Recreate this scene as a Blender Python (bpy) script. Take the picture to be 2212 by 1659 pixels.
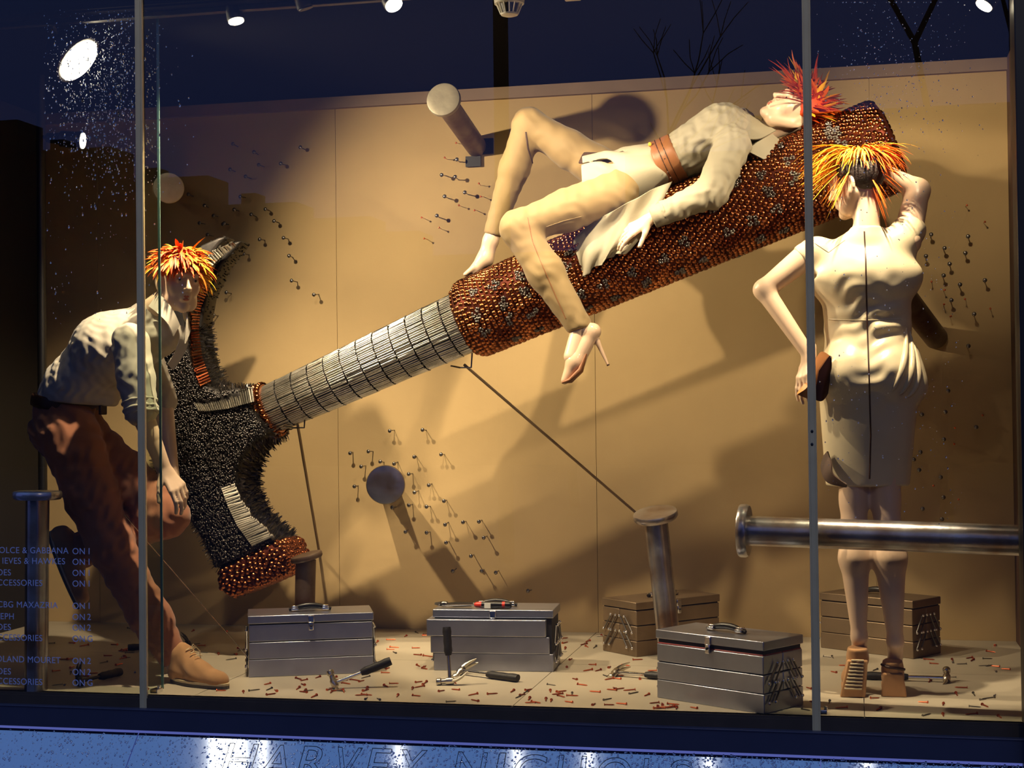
import bpy, math, random
import numpy as np
from mathutils import Vector, Matrix

for _o in list(bpy.data.objects):
    bpy.data.objects.remove(_o, do_unlink=True)
rng = random.Random(11)
SC = bpy.context.scene
COL = SC.collection
PI = math.pi

# ------------------------------------------------------------------ camera
IW, IH, FPX = 2212, 1659, 3300.0
YAW, PITCH, ROLL = 0.21985539, 0.01750542, -0.01146017
CLOC = np.array([0.0, -5.3, 1.05])
_f = np.array([-math.sin(YAW) * math.cos(PITCH), math.cos(YAW) * math.cos(PITCH), math.sin(PITCH)])
_r0 = np.array([math.cos(YAW), math.sin(YAW), 0.0])
_u0 = np.cross(_r0, _f)
_r = _r0 * math.cos(ROLL) + _u0 * math.sin(ROLL)
_u = -_r0 * math.sin(ROLL) + _u0 * math.cos(ROLL)
cam_d = bpy.data.cameras.new('camera')
cam_d.sensor_fit = 'HORIZONTAL'
cam_d.sensor_width = 36.0
cam_d.lens = FPX / IW * 36.0
cam = bpy.data.objects.new('camera', cam_d)
COL.objects.link(cam)
cam.matrix_world = Matrix(((_r[0], _u[0], -_f[0], CLOC[0]), (_r[1], _u[1], -_f[1], CLOC[1]),
                           (_r[2], _u[2], -_f[2], CLOC[2]), (0, 0, 0, 1)))
SC.camera = cam


def ray(px, py):
    return _f + _r * ((px - IW / 2) / FPX) + _u * ((IH / 2 - py) / FPX)


def at(px, py, Y):            # the point at depth Y in the room that a spot of the photograph shows
    d = ray(px, py)
    return CLOC + d * ((Y - CLOC[1]) / d[1])


def onz(px, py, Z=0.0):       # the point at height Z
    d = ray(px, py)
    return CLOC + d * ((Z - CLOC[2]) / d[2])


def px_of(P):                # where a point shows in the photograph
    d = np.asarray(P, float) - CLOC
    z = d @ _f
    return np.stack([IW / 2 + FPX * (d @ _r) / z, IH / 2 - FPX * (d @ _u) / z], -1)


ORD = ['first', 'second', 'third', 'fourth', 'fifth', 'sixth', 'seventh', 'eighth', 'ninth', 'tenth', 'eleventh', 'twelfth', 'thirteenth', 'fourteenth',
       'fifteenth', 'sixteenth', 'seventeenth', 'eighteenth', 'nineteenth', 'twentieth']


def by_place(objs, head, rows, group, cat='nail'):
    """labels from rows (top to bottom in the picture) and from the order left to right in each row"""
    q = sorted(((px_of(np.array(o.location)), o) for o in objs), key=lambda t: t[0][1])
    n = len(q)
    m = max(1, min(len(rows), (n + 3) // 5))
    use = [''] if m == 1 else [rows[round(i * (len(rows) - 1) / (m - 1))] for i in range(m)]
    for i in range(m):
        row = sorted(q[i * n // m:(i + 1) * n // m], key=lambda t: t[0][0])
        for j, (_, o) in enumerate(row):
            w = ORD[j] + ' from the left' if j < (len(row) + 1) // 2 else ORD[len(row) - 1 - j] + ' from the right'
            tag(o, (head + ' ' + use[i]).strip() + ', ' + w, cat, group)


def mpp(P):                   # metres per photograph pixel at a point
    return float((np.asarray(P) - CLOC) @ _f) / FPX


# ------------------------------------------------------------------ world, exposure
SC.view_settings.view_transform = 'Standard'
SC.view_settings.look = 'None'
SC.view_settings.exposure = 0.0
SC.view_settings.gamma = 1.0
SC.view_settings.use_curve_mapping = False
SC.cycles.use_denoising = True
SC.cycles.max_bounces = 8
SC.cycles.transparent_max_bounces = 16
SC.cycles.sample_clamp_indirect = 6.0
SC.cycles.caustics_reflective = False
SC.cycles.caustics_refractive = False
world = bpy.data.worlds.new('dusk_sky')
SC.world = world
world.use_nodes = True
wn = world.node_tree
wn.nodes.clear()
w_out = wn.nodes.new('ShaderNodeOutputWorld')
w_bg = wn.nodes.new('ShaderNodeBackground')
w_tc = wn.nodes.new('ShaderNodeTexCoord')
w_sep = wn.nodes.new('ShaderNodeSeparateXYZ')
w_rmp = wn.nodes.new('ShaderNodeValToRGB')
wn.links.new(w_tc.outputs['Generated'], w_sep.inputs[0])
wn.links.new(w_sep.outputs['Z'], w_rmp.inputs[0])
wn.links.new(w_rmp.outputs[0], w_bg.inputs[0])
wn.links.new(w_bg.outputs[0], w_out.inputs[0])
SKY = w_rmp.color_ramp
SKY.elements[0].position = 0.0
SKY.elements[0].color = (0.082, 0.102, 0.36, 1)
SKY.elements[1].position = 0.9
SKY.elements[1].color = (0.085, 0.170, 0.40, 1)
w_bg.inputs[1].default_value = 1.0


def lin(r, g, b):
    def c(v):
        v /= 255.0
        return v / 12.92 if v <= 0.04045 else ((v + 0.055) / 1.055) ** 2.4
    return (c(r), c(g), c(b), 1.0)


# ------------------------------------------------------------------ materials
def mat(name, col, rough=0.6, metal=0.0, var=0.0, vscale=8.0, col2=None, bump=0.0, bscale=60.0,
        spec=0.5, emit=None, estr=0.0, stretch=None, coat=0.0, sheen=0.0, objvar=0.0, lo=0.35, hi=0.7):
    m = bpy.data.materials.new(name)
    m.use_nodes = True
    nt = m.node_tree
    bs = nt.nodes['Principled BSDF']
    bs.inputs['Base Color'].default_value = col
    bs.inputs['Roughness'].default_value = rough
    bs.inputs['Metallic'].default_value = metal
    bs.inputs['Specular IOR Level'].default_value = spec
    if coat:
        bs.inputs['Coat Weight'].default_value = coat
        bs.inputs['Coat Roughness'].default_value = 0.08
    if sheen:
        bs.inputs['Sheen Weight'].default_value = sheen
    if emit:
        bs.inputs['Emission Color'].default_value = emit
        bs.inputs['Emission Strength'].default_value = estr
    src = None
    if var or bump:
        tc = nt.nodes.new('ShaderNodeTexCoord')
        mp = nt.nodes.new('ShaderNodeMapping')
        nt.links.new(tc.outputs['Object'], mp.inputs[0])
        if stretch:
            mp.inputs['Scale'].default_value = stretch
        src = mp.outputs[0]
    last = None
    if var:
        n = nt.nodes.new('ShaderNodeTexNoise')
        n.inputs['Scale'].default_value = vscale
        n.inputs['Detail'].default_value = 5.0
        nt.links.new(src, n.inputs['Vector'])
        rp = nt.nodes.new('ShaderNodeValToRGB')
        c2 = col2 if col2 else tuple(min(1, c * (1 - var)) for c in col[:3]) + (1,)
        rp.color_ramp.elements[0].position = lo
        rp.color_ramp.elements[1].position = hi
        rp.color_ramp.elements[0].color = c2
        rp.color_ramp.elements[1].color = col
        nt.links.new(n.outputs[0], rp.inputs[0])
        last = rp.outputs[0]
    if objvar:
        oi = nt.nodes.new('ShaderNodeObjectInfo')
        hs = nt.nodes.new('ShaderNodeHueSaturation')
        mr = nt.nodes.new('ShaderNodeMapRange')
        mr.inputs['To Min'].default_value = 1 - objvar
        mr.inputs['To Max'].default_value = 1 + objvar
        nt.links.new(oi.outputs['Random'], mr.inputs[0])
        nt.links.new(mr.outputs[0], hs.inputs['Value'])
        if last:
            nt.links.new(last, hs.inputs['Color'])
        else:
            hs.inputs['Color'].default_value = col
        last = hs.outputs[0]
    if last:
        nt.links.new(last, bs.inputs['Base Color'])
    if bump:
        n2 = nt.nodes.new('ShaderNodeTexNoise')
        n2.inputs['Scale'].default_value = bscale
        n2.inputs['Detail'].default_value = 4.0
        nt.links.new(src, n2.inputs['Vector'])
        b = nt.nodes.new('ShaderNodeBump')
        b.inputs['Strength'].default_value = bump
        b.inputs['Distance'].default_value = 0.01
        nt.links.new(n2.outputs[0], b.inputs['Height'])
        nt.links.new(b.outputs[0], bs.inputs['Normal'])
    return m


def glassmat(name, tint=(1, 1, 1, 1), gain=1.9, rough=0.0, ior=1.5):
    m = bpy.data.materials.new(name)
    m.use_nodes = True
    nt = m.node_tree
    nt.nodes.clear()
    o = nt.nodes.new('ShaderNodeOutputMaterial')
    mx = nt.nodes.new('ShaderNodeMixShader')
    tr = nt.nodes.new('ShaderNodeBsdfTransparent')
    gl = nt.nodes.new('ShaderNodeBsdfGlossy')
    fr = nt.nodes.new('ShaderNodeFresnel')
    mu = nt.nodes.new('ShaderNodeMath')
    mu.operation = 'MULTIPLY'
    mu.use_clamp = True
    mu.inputs[1].default_value = gain
    fr.inputs[0].default_value = ior
    tr.inputs[0].default_value = tint
    gl.inputs['Roughness'].default_value = rough
    nt.links.new(fr.outputs[0], mu.inputs[0])
    nt.links.new(mu.outputs[0], mx.inputs[0])
    nt.links.new(tr.outputs[0], mx.inputs[1])
    nt.links.new(gl.outputs[0], mx.inputs[2])
    nt.links.new(mx.outputs[0], o.inputs[0])
    return m


M = {}
M['wall'] = mat('wall_paper', lin(196, 168, 120), 0.85, var=0.10, vscale=2.2, bump=0.12, bscale=22, objvar=0.03)
M['topshade'] = mat('painted_top_shade', lin(150, 128, 108), 0.85, var=0.1)  # darker tone carries the shade along the wall top
M['floor'] = mat('pale_floor_paint', lin(184, 174, 154), 0.42, var=0.12, vscale=3.0, objvar=0.03)
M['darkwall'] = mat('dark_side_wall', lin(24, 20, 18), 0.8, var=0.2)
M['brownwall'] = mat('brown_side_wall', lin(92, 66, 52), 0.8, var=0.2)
M['ceiling'] = mat('black_ceiling', lin(7, 7, 8), 0.95, var=0.2, spec=0.03)
M['frame'] = mat('navy_frame_metal', lin(66, 70, 92), 0.42, 0.0, var=0.1)
M['channel'] = mat('dark_channel', lin(74, 62, 50), 0.75, var=0.25)
M['mullion'] = mat('grey_mullion', lin(228, 208, 154), 0.45, 0.0, var=0.12)
M['plinth'] = mat('brushed_steel_plinth', lin(222, 228, 236), 0.075, 1.0, var=0.10, vscale=30, stretch=(60, 1, 1))
M['engrave'] = mat('engraved_groove', lin(40, 44, 58), 0.5, 0.6)
M['glass'] = glassmat('window_glass', gain=1.95)
M['fin'] = glassmat('green_fin_glass', tint=(0.84, 0.92, 0.83, 1), gain=0.35)
M['finedge'] = mat('fin_edge_glass', lin(110, 150, 140), 0.15, 0.0, coat=0.5)
M['drop'] = bpy.data.materials.new('raindrop_water')
M['drop'].use_nodes = True
_b = M['drop'].node_tree.nodes['Principled BSDF']
_b.inputs['Transmission Weight'].default_value = 1.0
_b.inputs['IOR'].default_value = 1.33
_b.inputs['Roughness'].default_value = 0.03
M['bead'] = mat('water_bead_on_steel', lin(225, 232, 240), 0.08, 1.0)
M['vinyl'] = mat('pale_blue_vinyl', lin(190, 205, 250), 0.6)
M['black'] = mat('black_paint', lin(18, 17, 18), 0.45, var=0.2)
M['rubber'] = mat('black_rubber_grip', lin(26, 24, 26), 0.55, var=0.3, vscale=40, bump=0.2)
M['copper'] = mat('polished_copper', lin(208, 130, 78), 0.22, 1.0, var=0.55, vscale=11, col2=lin(112, 54, 32))
M['strut'] = mat('dull_strut_steel', lin(150, 128, 100), 0.6, 0.1)
M['copperdark'] = mat('dark_copper_core', lin(84, 34, 20), 0.5, 0.8, var=0.4, vscale=20)
M['steel'] = mat('bright_nail_steel', lin(205, 200, 188), 0.27, 1.0, var=0.45, vscale=14)
M['steeldark'] = mat('dark_nail_steel', lin(132, 128, 124), 0.30, 1.0, var=0.5, vscale=30)
M['rosette'] = mat('grey_rosette_nails', lin(150, 142, 134), 0.3, 1.0, var=0.4, vscale=30)
M['headnail'] = mat('blackened_nail_heads', lin(92, 88, 86), 0.32, 1.0, var=0.5, vscale=30)
M['headcore'] = mat('hammer_head_core', lin(46, 43, 42), 0.5, 0.7, var=0.4, vscale=50)
M['bignail'] = mat('scuffed_grey_nail', lin(180, 182, 186), 0.27, 0.8, var=0.5, vscale=7, col2=lin(122, 98, 80), bump=0.15, bscale=18)
M['bignail_brown'] = mat('scuffed_brown_nail', lin(132, 116, 98), 0.5, 0.55, var=0.6, vscale=6, col2=lin(82, 52, 36), bump=0.15, bscale=18)
M['nailend'] = mat('pale_nail_face', lin(190, 182, 160), 0.5, 0.5, var=0.35, vscale=10, bump=0.15, bscale=25)
M['boxsteel'] = mat('toolbox_steel', lin(168, 172, 188), 0.34, 0.88, var=0.22, vscale=5, bump=0.03, bscale=9)
M['boxbrown'] = mat('tarnished_toolbox_steel', lin(150, 130, 106), 0.45, 0.8, var=0.25, vscale=5)
M['boxred'] = mat('red_tray_rim', lin(140, 40, 44), 0.5)
M['boxdark'] = mat('toolbox_shadow_gap', lin(34, 32, 36), 0.7)
M['chrome'] = mat('chrome', lin(225, 225, 225), 0.12, 1.0)
M['handleblk'] = mat('black_plastic', lin(20, 18, 18), 0.35)
M['redplastic'] = mat('red_plastic', lin(196, 48, 34), 0.4)
M['label'] = mat('white_tag', lin(225, 225, 220), 0.6)
M['pinhead'] = mat('pin_steel', lin(128, 124, 120), 0.3, 0.9)
M['pincopper'] = mat('pin_copper', lin(214, 110, 70), 0.35, 0.9)
M['nailcopper'] = mat('loose_copper_nail', lin(190, 98, 66), 0.38, 0.85, objvar=0.3)
M['nailsteel'] = mat('loose_steel_nail', lin(120, 114, 106), 0.38, 0.85, objvar=0.3)
M['lampwhite'] = mat('detector_white', lin(225, 222, 210), 0.5)
M['lamp_on'] = mat('lamp_lens_lit', lin(255, 245, 215), 0.4, emit=(1.0, 0.86, 0.58, 1), estr=30.0)
M['lamp_soft'] = mat('lamp_lens_soft', lin(255, 245, 225), 0.4, emit=(1.0, 0.90, 0.72, 1), estr=5.0)
M['skin'] = mat('mannequin_skin', lin(226, 196, 168), 0.34, var=0.06, vscale=6)
M['shirt'] = mat('grey_cotton_shirt', lin(196, 188, 172), 0.85, var=0.08, vscale=14, sheen=0.2)
M['trouser'] = mat('rust_brown_trousers', lin(164, 106, 76), 0.85, var=0.14, vscale=10, sheen=0.2)
M['khaki'] = mat('khaki_leggings', lin(146, 123, 82), 0.7, var=0.06, vscale=10, sheen=0.15)
M['blouse'] = mat('pale_grey_blouse', lin(160, 153, 132), 0.7, var=0.06, vscale=12)
M['satin'] = mat('cream_satin', lin(214, 200, 168), 0.36, var=0.05, vscale=6, spec=0.6)
M['belt'] = mat('tan_leather', lin(146, 96, 62), 0.45, var=0.15, vscale=20)
M['darkbelt'] = mat('dark_brown_leather', lin(60, 36, 26), 0.4, var=0.2)
M['suede'] = mat('tan_suede', lin(186, 140, 92), 0.85, var=0.15, vscale=20, sheen=0.2)
M['sole'] = mat('grey_rubber_sole', lin(88, 84, 78), 0.8, var=0.1)
M['crepe'] = mat('pale_sole_edge', lin(206, 188, 150), 0.7)
M['patent'] = mat('cream_patent', lin(222, 190, 160), 0.12, coat=1.0)
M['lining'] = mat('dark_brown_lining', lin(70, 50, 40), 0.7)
M['bag'] = mat('brown_leather_bag', lin(72, 40, 26), 0.3, var=0.2, coat=0.3)
M['bagtan'] = mat('tan_bag_flap', lin(192, 128, 72), 0.45)
M['hairo'] = mat('orange_feather', lin(224, 104, 28), 0.55, objvar=0.1, spec=0.3)
M['hairy'] = mat('yellow_feather', lin(246, 190, 52), 0.55, spec=0.3)
M['hairr'] = mat('red_feather', lin(196, 72, 22), 0.55, spec=0.3)
M['hairdark'] = mat('dark_cropped_hair', lin(34, 20, 16), 0.55, bump=0.4, bscale=120)
M['lip'] = mat('lip_paint', lin(186, 108, 86), 0.35)
M['eyewhite'] = mat('eye_white_paint', lin(196, 176, 156), 0.3)
M['eye'] = mat('eye_paint', lin(40, 26, 22), 0.25)
M['asphalt'] = mat('wet_asphalt', lin(40, 40, 44), 0.5)
M['facade'] = mat('street_facade', lin(34, 28, 24), 0.9)
M['bark'] = mat('dark_bark', lin(22, 20, 18), 0.9)


# ------------------------------------------------------------------ mesh helpers
class MB:
    def __init__(s):
        s.v, s.f, s.m = [], [], []

    def add(s, vs, fs, mi=0):
        o = len(s.v)
        s.v.extend([tuple(map(float, p)) for p in vs])
        s.f.extend([tuple(i + o for i in f) for f in fs])
        s.m.extend([mi] * len(fs))
        return s

    def box(s, c, size, R=None, mi=0):
        hx, hy, hz = size[0] / 2, size[1] / 2, size[2] / 2
        vs = np.array([(x, y, z) for x in (-hx, hx) for y in (-hy, hy) for z in (-hz, hz)])
        if R is not None:
            vs = vs @ np.asarray(R).T
        return s.add(vs + np.asarray(c), [(0, 1, 3, 2), (4, 6, 7, 5), (0, 4, 5, 1), (2, 3, 7, 6), (0, 2, 6, 4), (1, 5, 7, 3)], mi)

    def hexa(s, bottom, top, mi=0):   # two quads, same winding
        return s.add(list(bottom) + list(top), [(3, 2, 1, 0), (4, 5, 6, 7), (0, 1, 5, 4), (1, 2, 6, 5), (2, 3, 7, 6), (3, 0, 4, 7)], mi)

    def tube(s, pts, rads, n=12, mi=0, caps=True, flat=None):
        pts = [np.asarray(p, float) for p in pts]
        if np.isscalar(rads):
            rads = [rads] * len(pts)
        k = len(pts)
        prev = None
        vs = []
        for i, p in enumerate(pts):
            a, b = pts[max(i - 1, 0)], pts[min(i + 1, k - 1)]
            t = b - a
            t = t / (np.linalg.norm(t) + 1e-12)
            if prev is None:
                ref = np.array([0, 0, 1.0]) if abs(t[2]) < 0.9 else np.array([1.0, 0, 0])
                e1 = np.cross(t, ref)
            else:
                e1 = prev - t * (prev @ t)
            e1 /= np.linalg.norm(e1) + 1e-12
            e2 = np.cross(t, e1)
            prev = e1
            for j in range(n):
                a_ = 2 * PI * j / n
                q = e1 * math.cos(a_) + e2 * math.sin(a_) * (flat if flat else 1.0)
                vs.append(p + q * rads[i])
        fs = []
        for i in range(k - 1):
            for j in range(n):
                j2 = (j + 1) % n
                fs.append((i * n + j, i * n + j2, (i + 1) * n + j2, (i + 1) * n + j))
        if caps:
            fs.append(tuple(range(n - 1, -1, -1)))
            fs.append(tuple((k - 1) * n + j for j in range(n)))
        return s.add(vs, fs, mi)

    def lathe(s, c, axis, prof, n=24, mi=0):    # prof: (distance along the axis, radius)
        ax = np.asarray(axis, float)
        ax = ax / np.linalg.norm(ax)
        c = np.asarray(c, float)
        return s.tube([c + ax * h for h, r in prof], [max(r, 1e-5) for h, r in prof], n, mi) if all(
            prof[i][0] != prof[i + 1][0] for i in range(len(prof) - 1)) else s._lathe(c, ax, prof, n, mi)

    def _lathe(s, c, ax, prof, n=24, mi=0):
        c = np.asarray(c, float)
        ax = np.asarray(ax, float)
        ax = ax / np.linalg.norm(ax)
        ref = np.array([0, 0, 1.0]) if abs(ax[2]) < 0.9 else np.array([1.0, 0, 0])
        e1 = np.cross(ax, ref)
        e1 /= np.linalg.norm(e1)
        e2 = np.cross(ax, e1)
        vs = []
        for h, r in prof:
            for j in range(n):
                a = 2 * PI * j / n
                vs.append(c + ax * h + (e1 * math.cos(a) + e2 * math.sin(a)) * max(r, 1e-5))
        fs = [(i * n + j, i * n + (j + 1) % n, (i + 1) * n + (j + 1) % n, (i + 1) * n + j)
              for i in range(len(prof) - 1) for j in range(n)]
        fs.append(tuple(range(n - 1, -1, -1)))
        fs.append(tuple((len(prof) - 1) * n + j for j in range(n)))
        return s.add(vs, fs, mi)

    def ball(s, c, r, n=10, mi=0, R=None):
        r = np.array([r] * 3 if np.isscalar(r) else r, float)
        m_ = max(4, n // 2)
        vs = [(0, 0, -1)]
        for i in range(1, m_):
            t = -PI / 2 + PI * i / m_
            for j in range(n):
                a = 2 * PI * j / n
                vs.append((math.cos(t) * math.cos(a), math.cos(t) * math.sin(a), math.sin(t)))
        vs.append((0, 0, 1))
        vs = np.array(vs) * r
        if R is not None:
            vs = vs @ np.asarray(R).T
        fs = [(0, 1 + (j + 1) % n, 1 + j) for j in range(n)]
        for i in range(m_ - 2):
            for j in range(n):
                a, b = 1 + i * n + j, 1 + i * n + (j + 1) % n
                fs.append((a, b, b + n, a + n))
        L = len(vs) - 1
        fs += [(L, 1 + (m_ - 2) * n + j, 1 + (m_ - 2) * n + (j + 1) % n) for j in range(n)]
        return s.add(vs + np.asarray(c), fs, mi)

    def prism(s, poly, origin, ex, ey, ez, depth, mi=0):   # polygon in the ex/ey plane, extruded along ez by +-depth/2
        o, ex, ey, ez = (np.asarray(q, float) for q in (origin, ex, ey, ez))
        n = len(poly)
        vs = [o + ex * p[0] + ey * p[1] - ez * depth / 2 for p in poly] + [o + ex * p[0] + ey * p[1] + ez * depth / 2 for p in poly]
        fs = [tuple(range(n - 1, -1, -1)), tuple(range(n, 2 * n))]
        fs += [(i, (i + 1) % n, n + (i + 1) % n, n + i) for i in range(n)]
        return s.add(vs, fs, mi)

    def mesh(s, name, mats, smooth=None, origin=(0, 0, 0)):
        me = bpy.data.meshes.new(name)
        v = np.array(s.v, float).reshape(-1, 3) - np.asarray(origin, float)
        me.from_pydata(v.tolist(), [], s.f)
        for m_ in (mats if isinstance(mats, (list, tuple)) else [mats]):
            me.materials.append(m_)
        if any(s.m):
            me.polygons.foreach_set('material_index', s.m)
        if smooth is not None:
            me.polygons.foreach_set('use_smooth', [True] * len(me.polygons))
            if smooth < 179:
                me.set_sharp_from_angle(angle=math.radians(smooth))
        me.update()
        return me


def link(name, me, parent=None, loc=None):
    o = bpy.data.objects.new(name, me)
    COL.objects.link(o)
    if loc is not None:
        o.location = loc
    if parent is not None:
        o.parent = parent
    return o


def wloc(o):
    p = np.array(o.location, float)
    q = o.parent
    while q is not None:
        p = p + np.array(q.location, float)
        q = q.parent
    return p


def obj(name, mb, mats, parent=None, smooth=35, bevel=0.0, kind=None, label=None):
    """A mesh given in world coordinates; under a parent (not rotated) it keeps its place."""
    org = wloc(parent) if parent is not None else np.zeros(3)
    me = mb if isinstance(mb, bpy.types.Mesh) else mb.mesh(name, mats, smooth, org)
    o = link(name, me, parent)
    if bevel:
        b = o.modifiers.new('bevel', 'BEVEL')
        b.width = bevel
        b.segments = 2
        b.limit_method = 'ANGLE'
        b.angle_limit = math.radians(40)
    if kind:
        o['kind'] = kind
    if label:
        o['label'] = label
    return o


def top(name, mb, mats, label, cat, group=None, smooth=35, bevel=0.0, base=None):
    """A thing that is one mesh; its origin sits at its base."""
    v = np.array(mb.v)
    if base is None:
        base = ((v[:, 0].min() + v[:, 0].max()) / 2, (v[:, 1].min() + v[:, 1].max()) / 2, v[:, 2].min())
    me = mb.mesh(name, mats, smooth, base)
    o = link(name, me, None, base)
    if bevel:
        b = o.modifiers.new('bevel', 'BEVEL')
        b.width = bevel
        b.segments = 2
        b.limit_method = 'ANGLE'
    tag(o, label, cat, group)
    return o


def curve_mesh(cu):              # lettering as plain mesh
    t = bpy.data.objects.new('tmp', cu)
    COL.objects.link(t)
    bpy.context.view_layer.update()
    me = bpy.data.meshes.new_from_object(t.evaluated_get(bpy.context.evaluated_depsgraph_get()))
    bpy.data.objects.remove(t)
    bpy.data.curves.remove(cu)
    return me


def tag(o, label, cat, group=None):
    o['label'] = label
    o['category'] = cat
    if group:
        o['group'] = group


def thing(name, label, cat, loc, group=None, rotz=0.0):
    o = bpy.data.objects.new(name, None)
    o.empty_display_size = 0.05
    COL.objects.link(o)
    o.location = tuple(map(float, loc))
    o.rotation_euler = (0, 0, rotz)
    tag(o, label, cat, group)
    return o


def struct(name, mb, mats, parent=None, smooth=None, bevel=0.0):
    o = obj(name, mb, mats, parent, smooth, bevel)
    if parent is None:
        o['kind'] = 'structure'
    return o


def unit(v):
    v = np.asarray(v, float)
    return v / (np.linalg.norm(v) + 1e-12)


def frame_of(z, hint=(0, 0, 1)):     # columns x, y, z
    z = unit(z)
    h = np.asarray(hint, float)
    if abs(unit(h) @ z) > 0.98:
        h = np.array([1.0, 0, 0])
    x = unit(np.cross(h, z))
    return np.stack([x, np.cross(z, x), z], 1)


# ------------------------------------------------------------------ lamps of the window (spot lights sit inside their housings)
def spotlight(pos, aim, power, label, cone=50, blend=0.35, col=(1.0, 0.79, 0.50), r=0.032, length=0.11, lens='lamp_soft',
              mount=None, soft=0.02, light=True, facing=None, group='spotlights of the window display', side=None):
    pos = np.asarray(pos, float)
    d = unit(np.asarray(aim, float) - pos)
    fd = unit(facing) if facing is not None else d
    root = thing('spotlight', label, 'lamp', pos, group)
    b = MB()
    b._lathe(pos - fd * length, fd, [(0, r * 0.35), (0.0, r * 0.55), (length * 0.35, r * 0.7), (length * 0.4, r * 0.95), (length * 0.95, r * 1.05), (length * 1.0, r * 1.0)], 20, 0)
    obj('housing', b, [M['black']], root, 40)
    b = MB()
    b._lathe(pos + fd * 0.001, fd, [(0, r * 0.9), (0.004, r * 0.9)], 20, 0)
    obj('lens', b, [M[lens]], root, 40)
    if mount is not None:
        b = MB()
        b.tube([pos - fd * length * 0.5, np.asarray(mount, float)], 0.008, 8)
        obj('stem', b, [M['black']], root)
    if light:
        L = bpy.data.lights.new('spot_bulb', 'SPOT')
        L.energy = power
        L.color = col
        L.spot_size = math.radians(cone)
        L.spot_blend = blend
        L.shadow_soft_size = soft
        o = bpy.data.objects.new('bulb', L)
        COL.objects.link(o)
        o.parent = root
        o.location = tuple(fd * 0.02)
        R = frame_of(-d)
        o.rotation_euler = Matrix(R.tolist()).to_euler()
    return root


WARM = (1.0, 0.66, 0.33)
# track on the ceiling close behind the glass
LAMPS = [
    dict(pos=(-2.98, 0.22, 2.46), aim=(-0.9, 1.5, 1.0), power=250, cone=112, blend=0.8, r=0.105, length=0.12, lens='lamp_on', facing=(0.76, 0.01, -0.64),
         mount=(-3.05, 0.12, 2.6), label='big glaring floodlight high at the left end of the window', soft=0.03),
    dict(pos=at(178, 304, 0.85), aim=(-0.6, 0.95, 1.75), power=28, cone=46, blend=0.6, r=0.038, length=0.16, lens='lamp_on', facing=(0.95, 0.17, -0.1),
         mount=at(93, 296, 1.0), label='black conical spotlight on the lighting pole, pointing right'),
    dict(pos=(-2.27, 0.12, 2.545), aim=(-2.85, 0.95, 0.55), power=240, cone=84, blend=0.7, lens='lamp_on', facing=(0.25, -0.1, -1), mount=(-2.30, 0.12, 2.6),
         label='ceiling spotlight with lit rim hanging above the tip of the hammer claw'),
    dict(pos=(-1.99, 0.12, 2.575), aim=(-1.9, 0.4, 0.3), power=0, cone=50, blend=0.4, lens='black', facing=(0.3, 0.2, -1), mount=(-2.01, 0.12, 2.62), light=False,
         label='unlit ceiling spotlight between the two lit ones'),
    dict(pos=(-1.645, 0.12, 2.563), aim=(-0.72, 1.0, 1.25), power=125, cone=84, blend=0.12, lens='lamp_on', facing=(0.5, -0.35, -0.8), r=0.036, mount=(-1.68, 0.12, 2.64),
         label='lit ceiling spotlight to the left of the smoke detector'),
    dict(pos=(0.455, 0.12, 2.415), aim=(-0.25, 0.85, 1.9), power=85, cone=60, blend=0.5, lens='lamp_on', facing=(-0.55, -0.2, -0.8), mount=(0.49, 0.10, 2.6),
         label='lit spotlight at the right end above the standing mannequin'),
    dict(pos=(0.0, 0.05, 2.585), aim=(0.02, 0.36, 1.5), power=230, cone=38, blend=0.5, lens='lamp_on', facing=(0.0, 0.2, -1), mount=(0.0, 0.06, 2.66),
         label='ceiling spotlight straight above the standing mannequin'),
    dict(pos=(-0.40, 0.10, 2.585), aim=(-0.45, 0.95, 1.75), power=7, cone=70, blend=0.5, lens='lamp_on', facing=(0.0, 0.2, -1), mount=(-0.40, 0.10, 2.66),
         label='ceiling spotlight above the torso of the reclining mannequin'),
    dict(pos=(-0.95, 0.10, 2.585), aim=(-1.05, 1.40, 0.5), power=130, cone=68, blend=0.6, lens='lamp_on', facing=(0.0, 0.3, -1), mount=(-0.95, 0.10, 2.66),  # unseen fill lamp, added to lift the lower wall and floor
         label='added out-of-view fill spotlight above the knees of the reclining mannequin'),
    dict(pos=(0.12, 0.14, 2.585), aim=(0.42, 1.8, 2.15), power=45, cone=52, blend=0.9, lens='lamp_on', facing=(0.1, 0.5, -1), mount=(0.12, 0.14, 2.66),
         label='ceiling spotlight turned to the wall right of the copper handle'),
]
# unseen street lamp, added to warm the mullions and sill frame
_L = bpy.data.lights.new('unseen_street_lamp', 'POINT')
_L.energy = 75
_L.color = (1.0, 0.86, 0.62)
_L.shadow_soft_size = 0.12
_o = bpy.data.objects.new('unseen_street_lamp', _L)
COL.objects.link(_o)
_o.location = (1.5, -5.0, 4.6)
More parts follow.
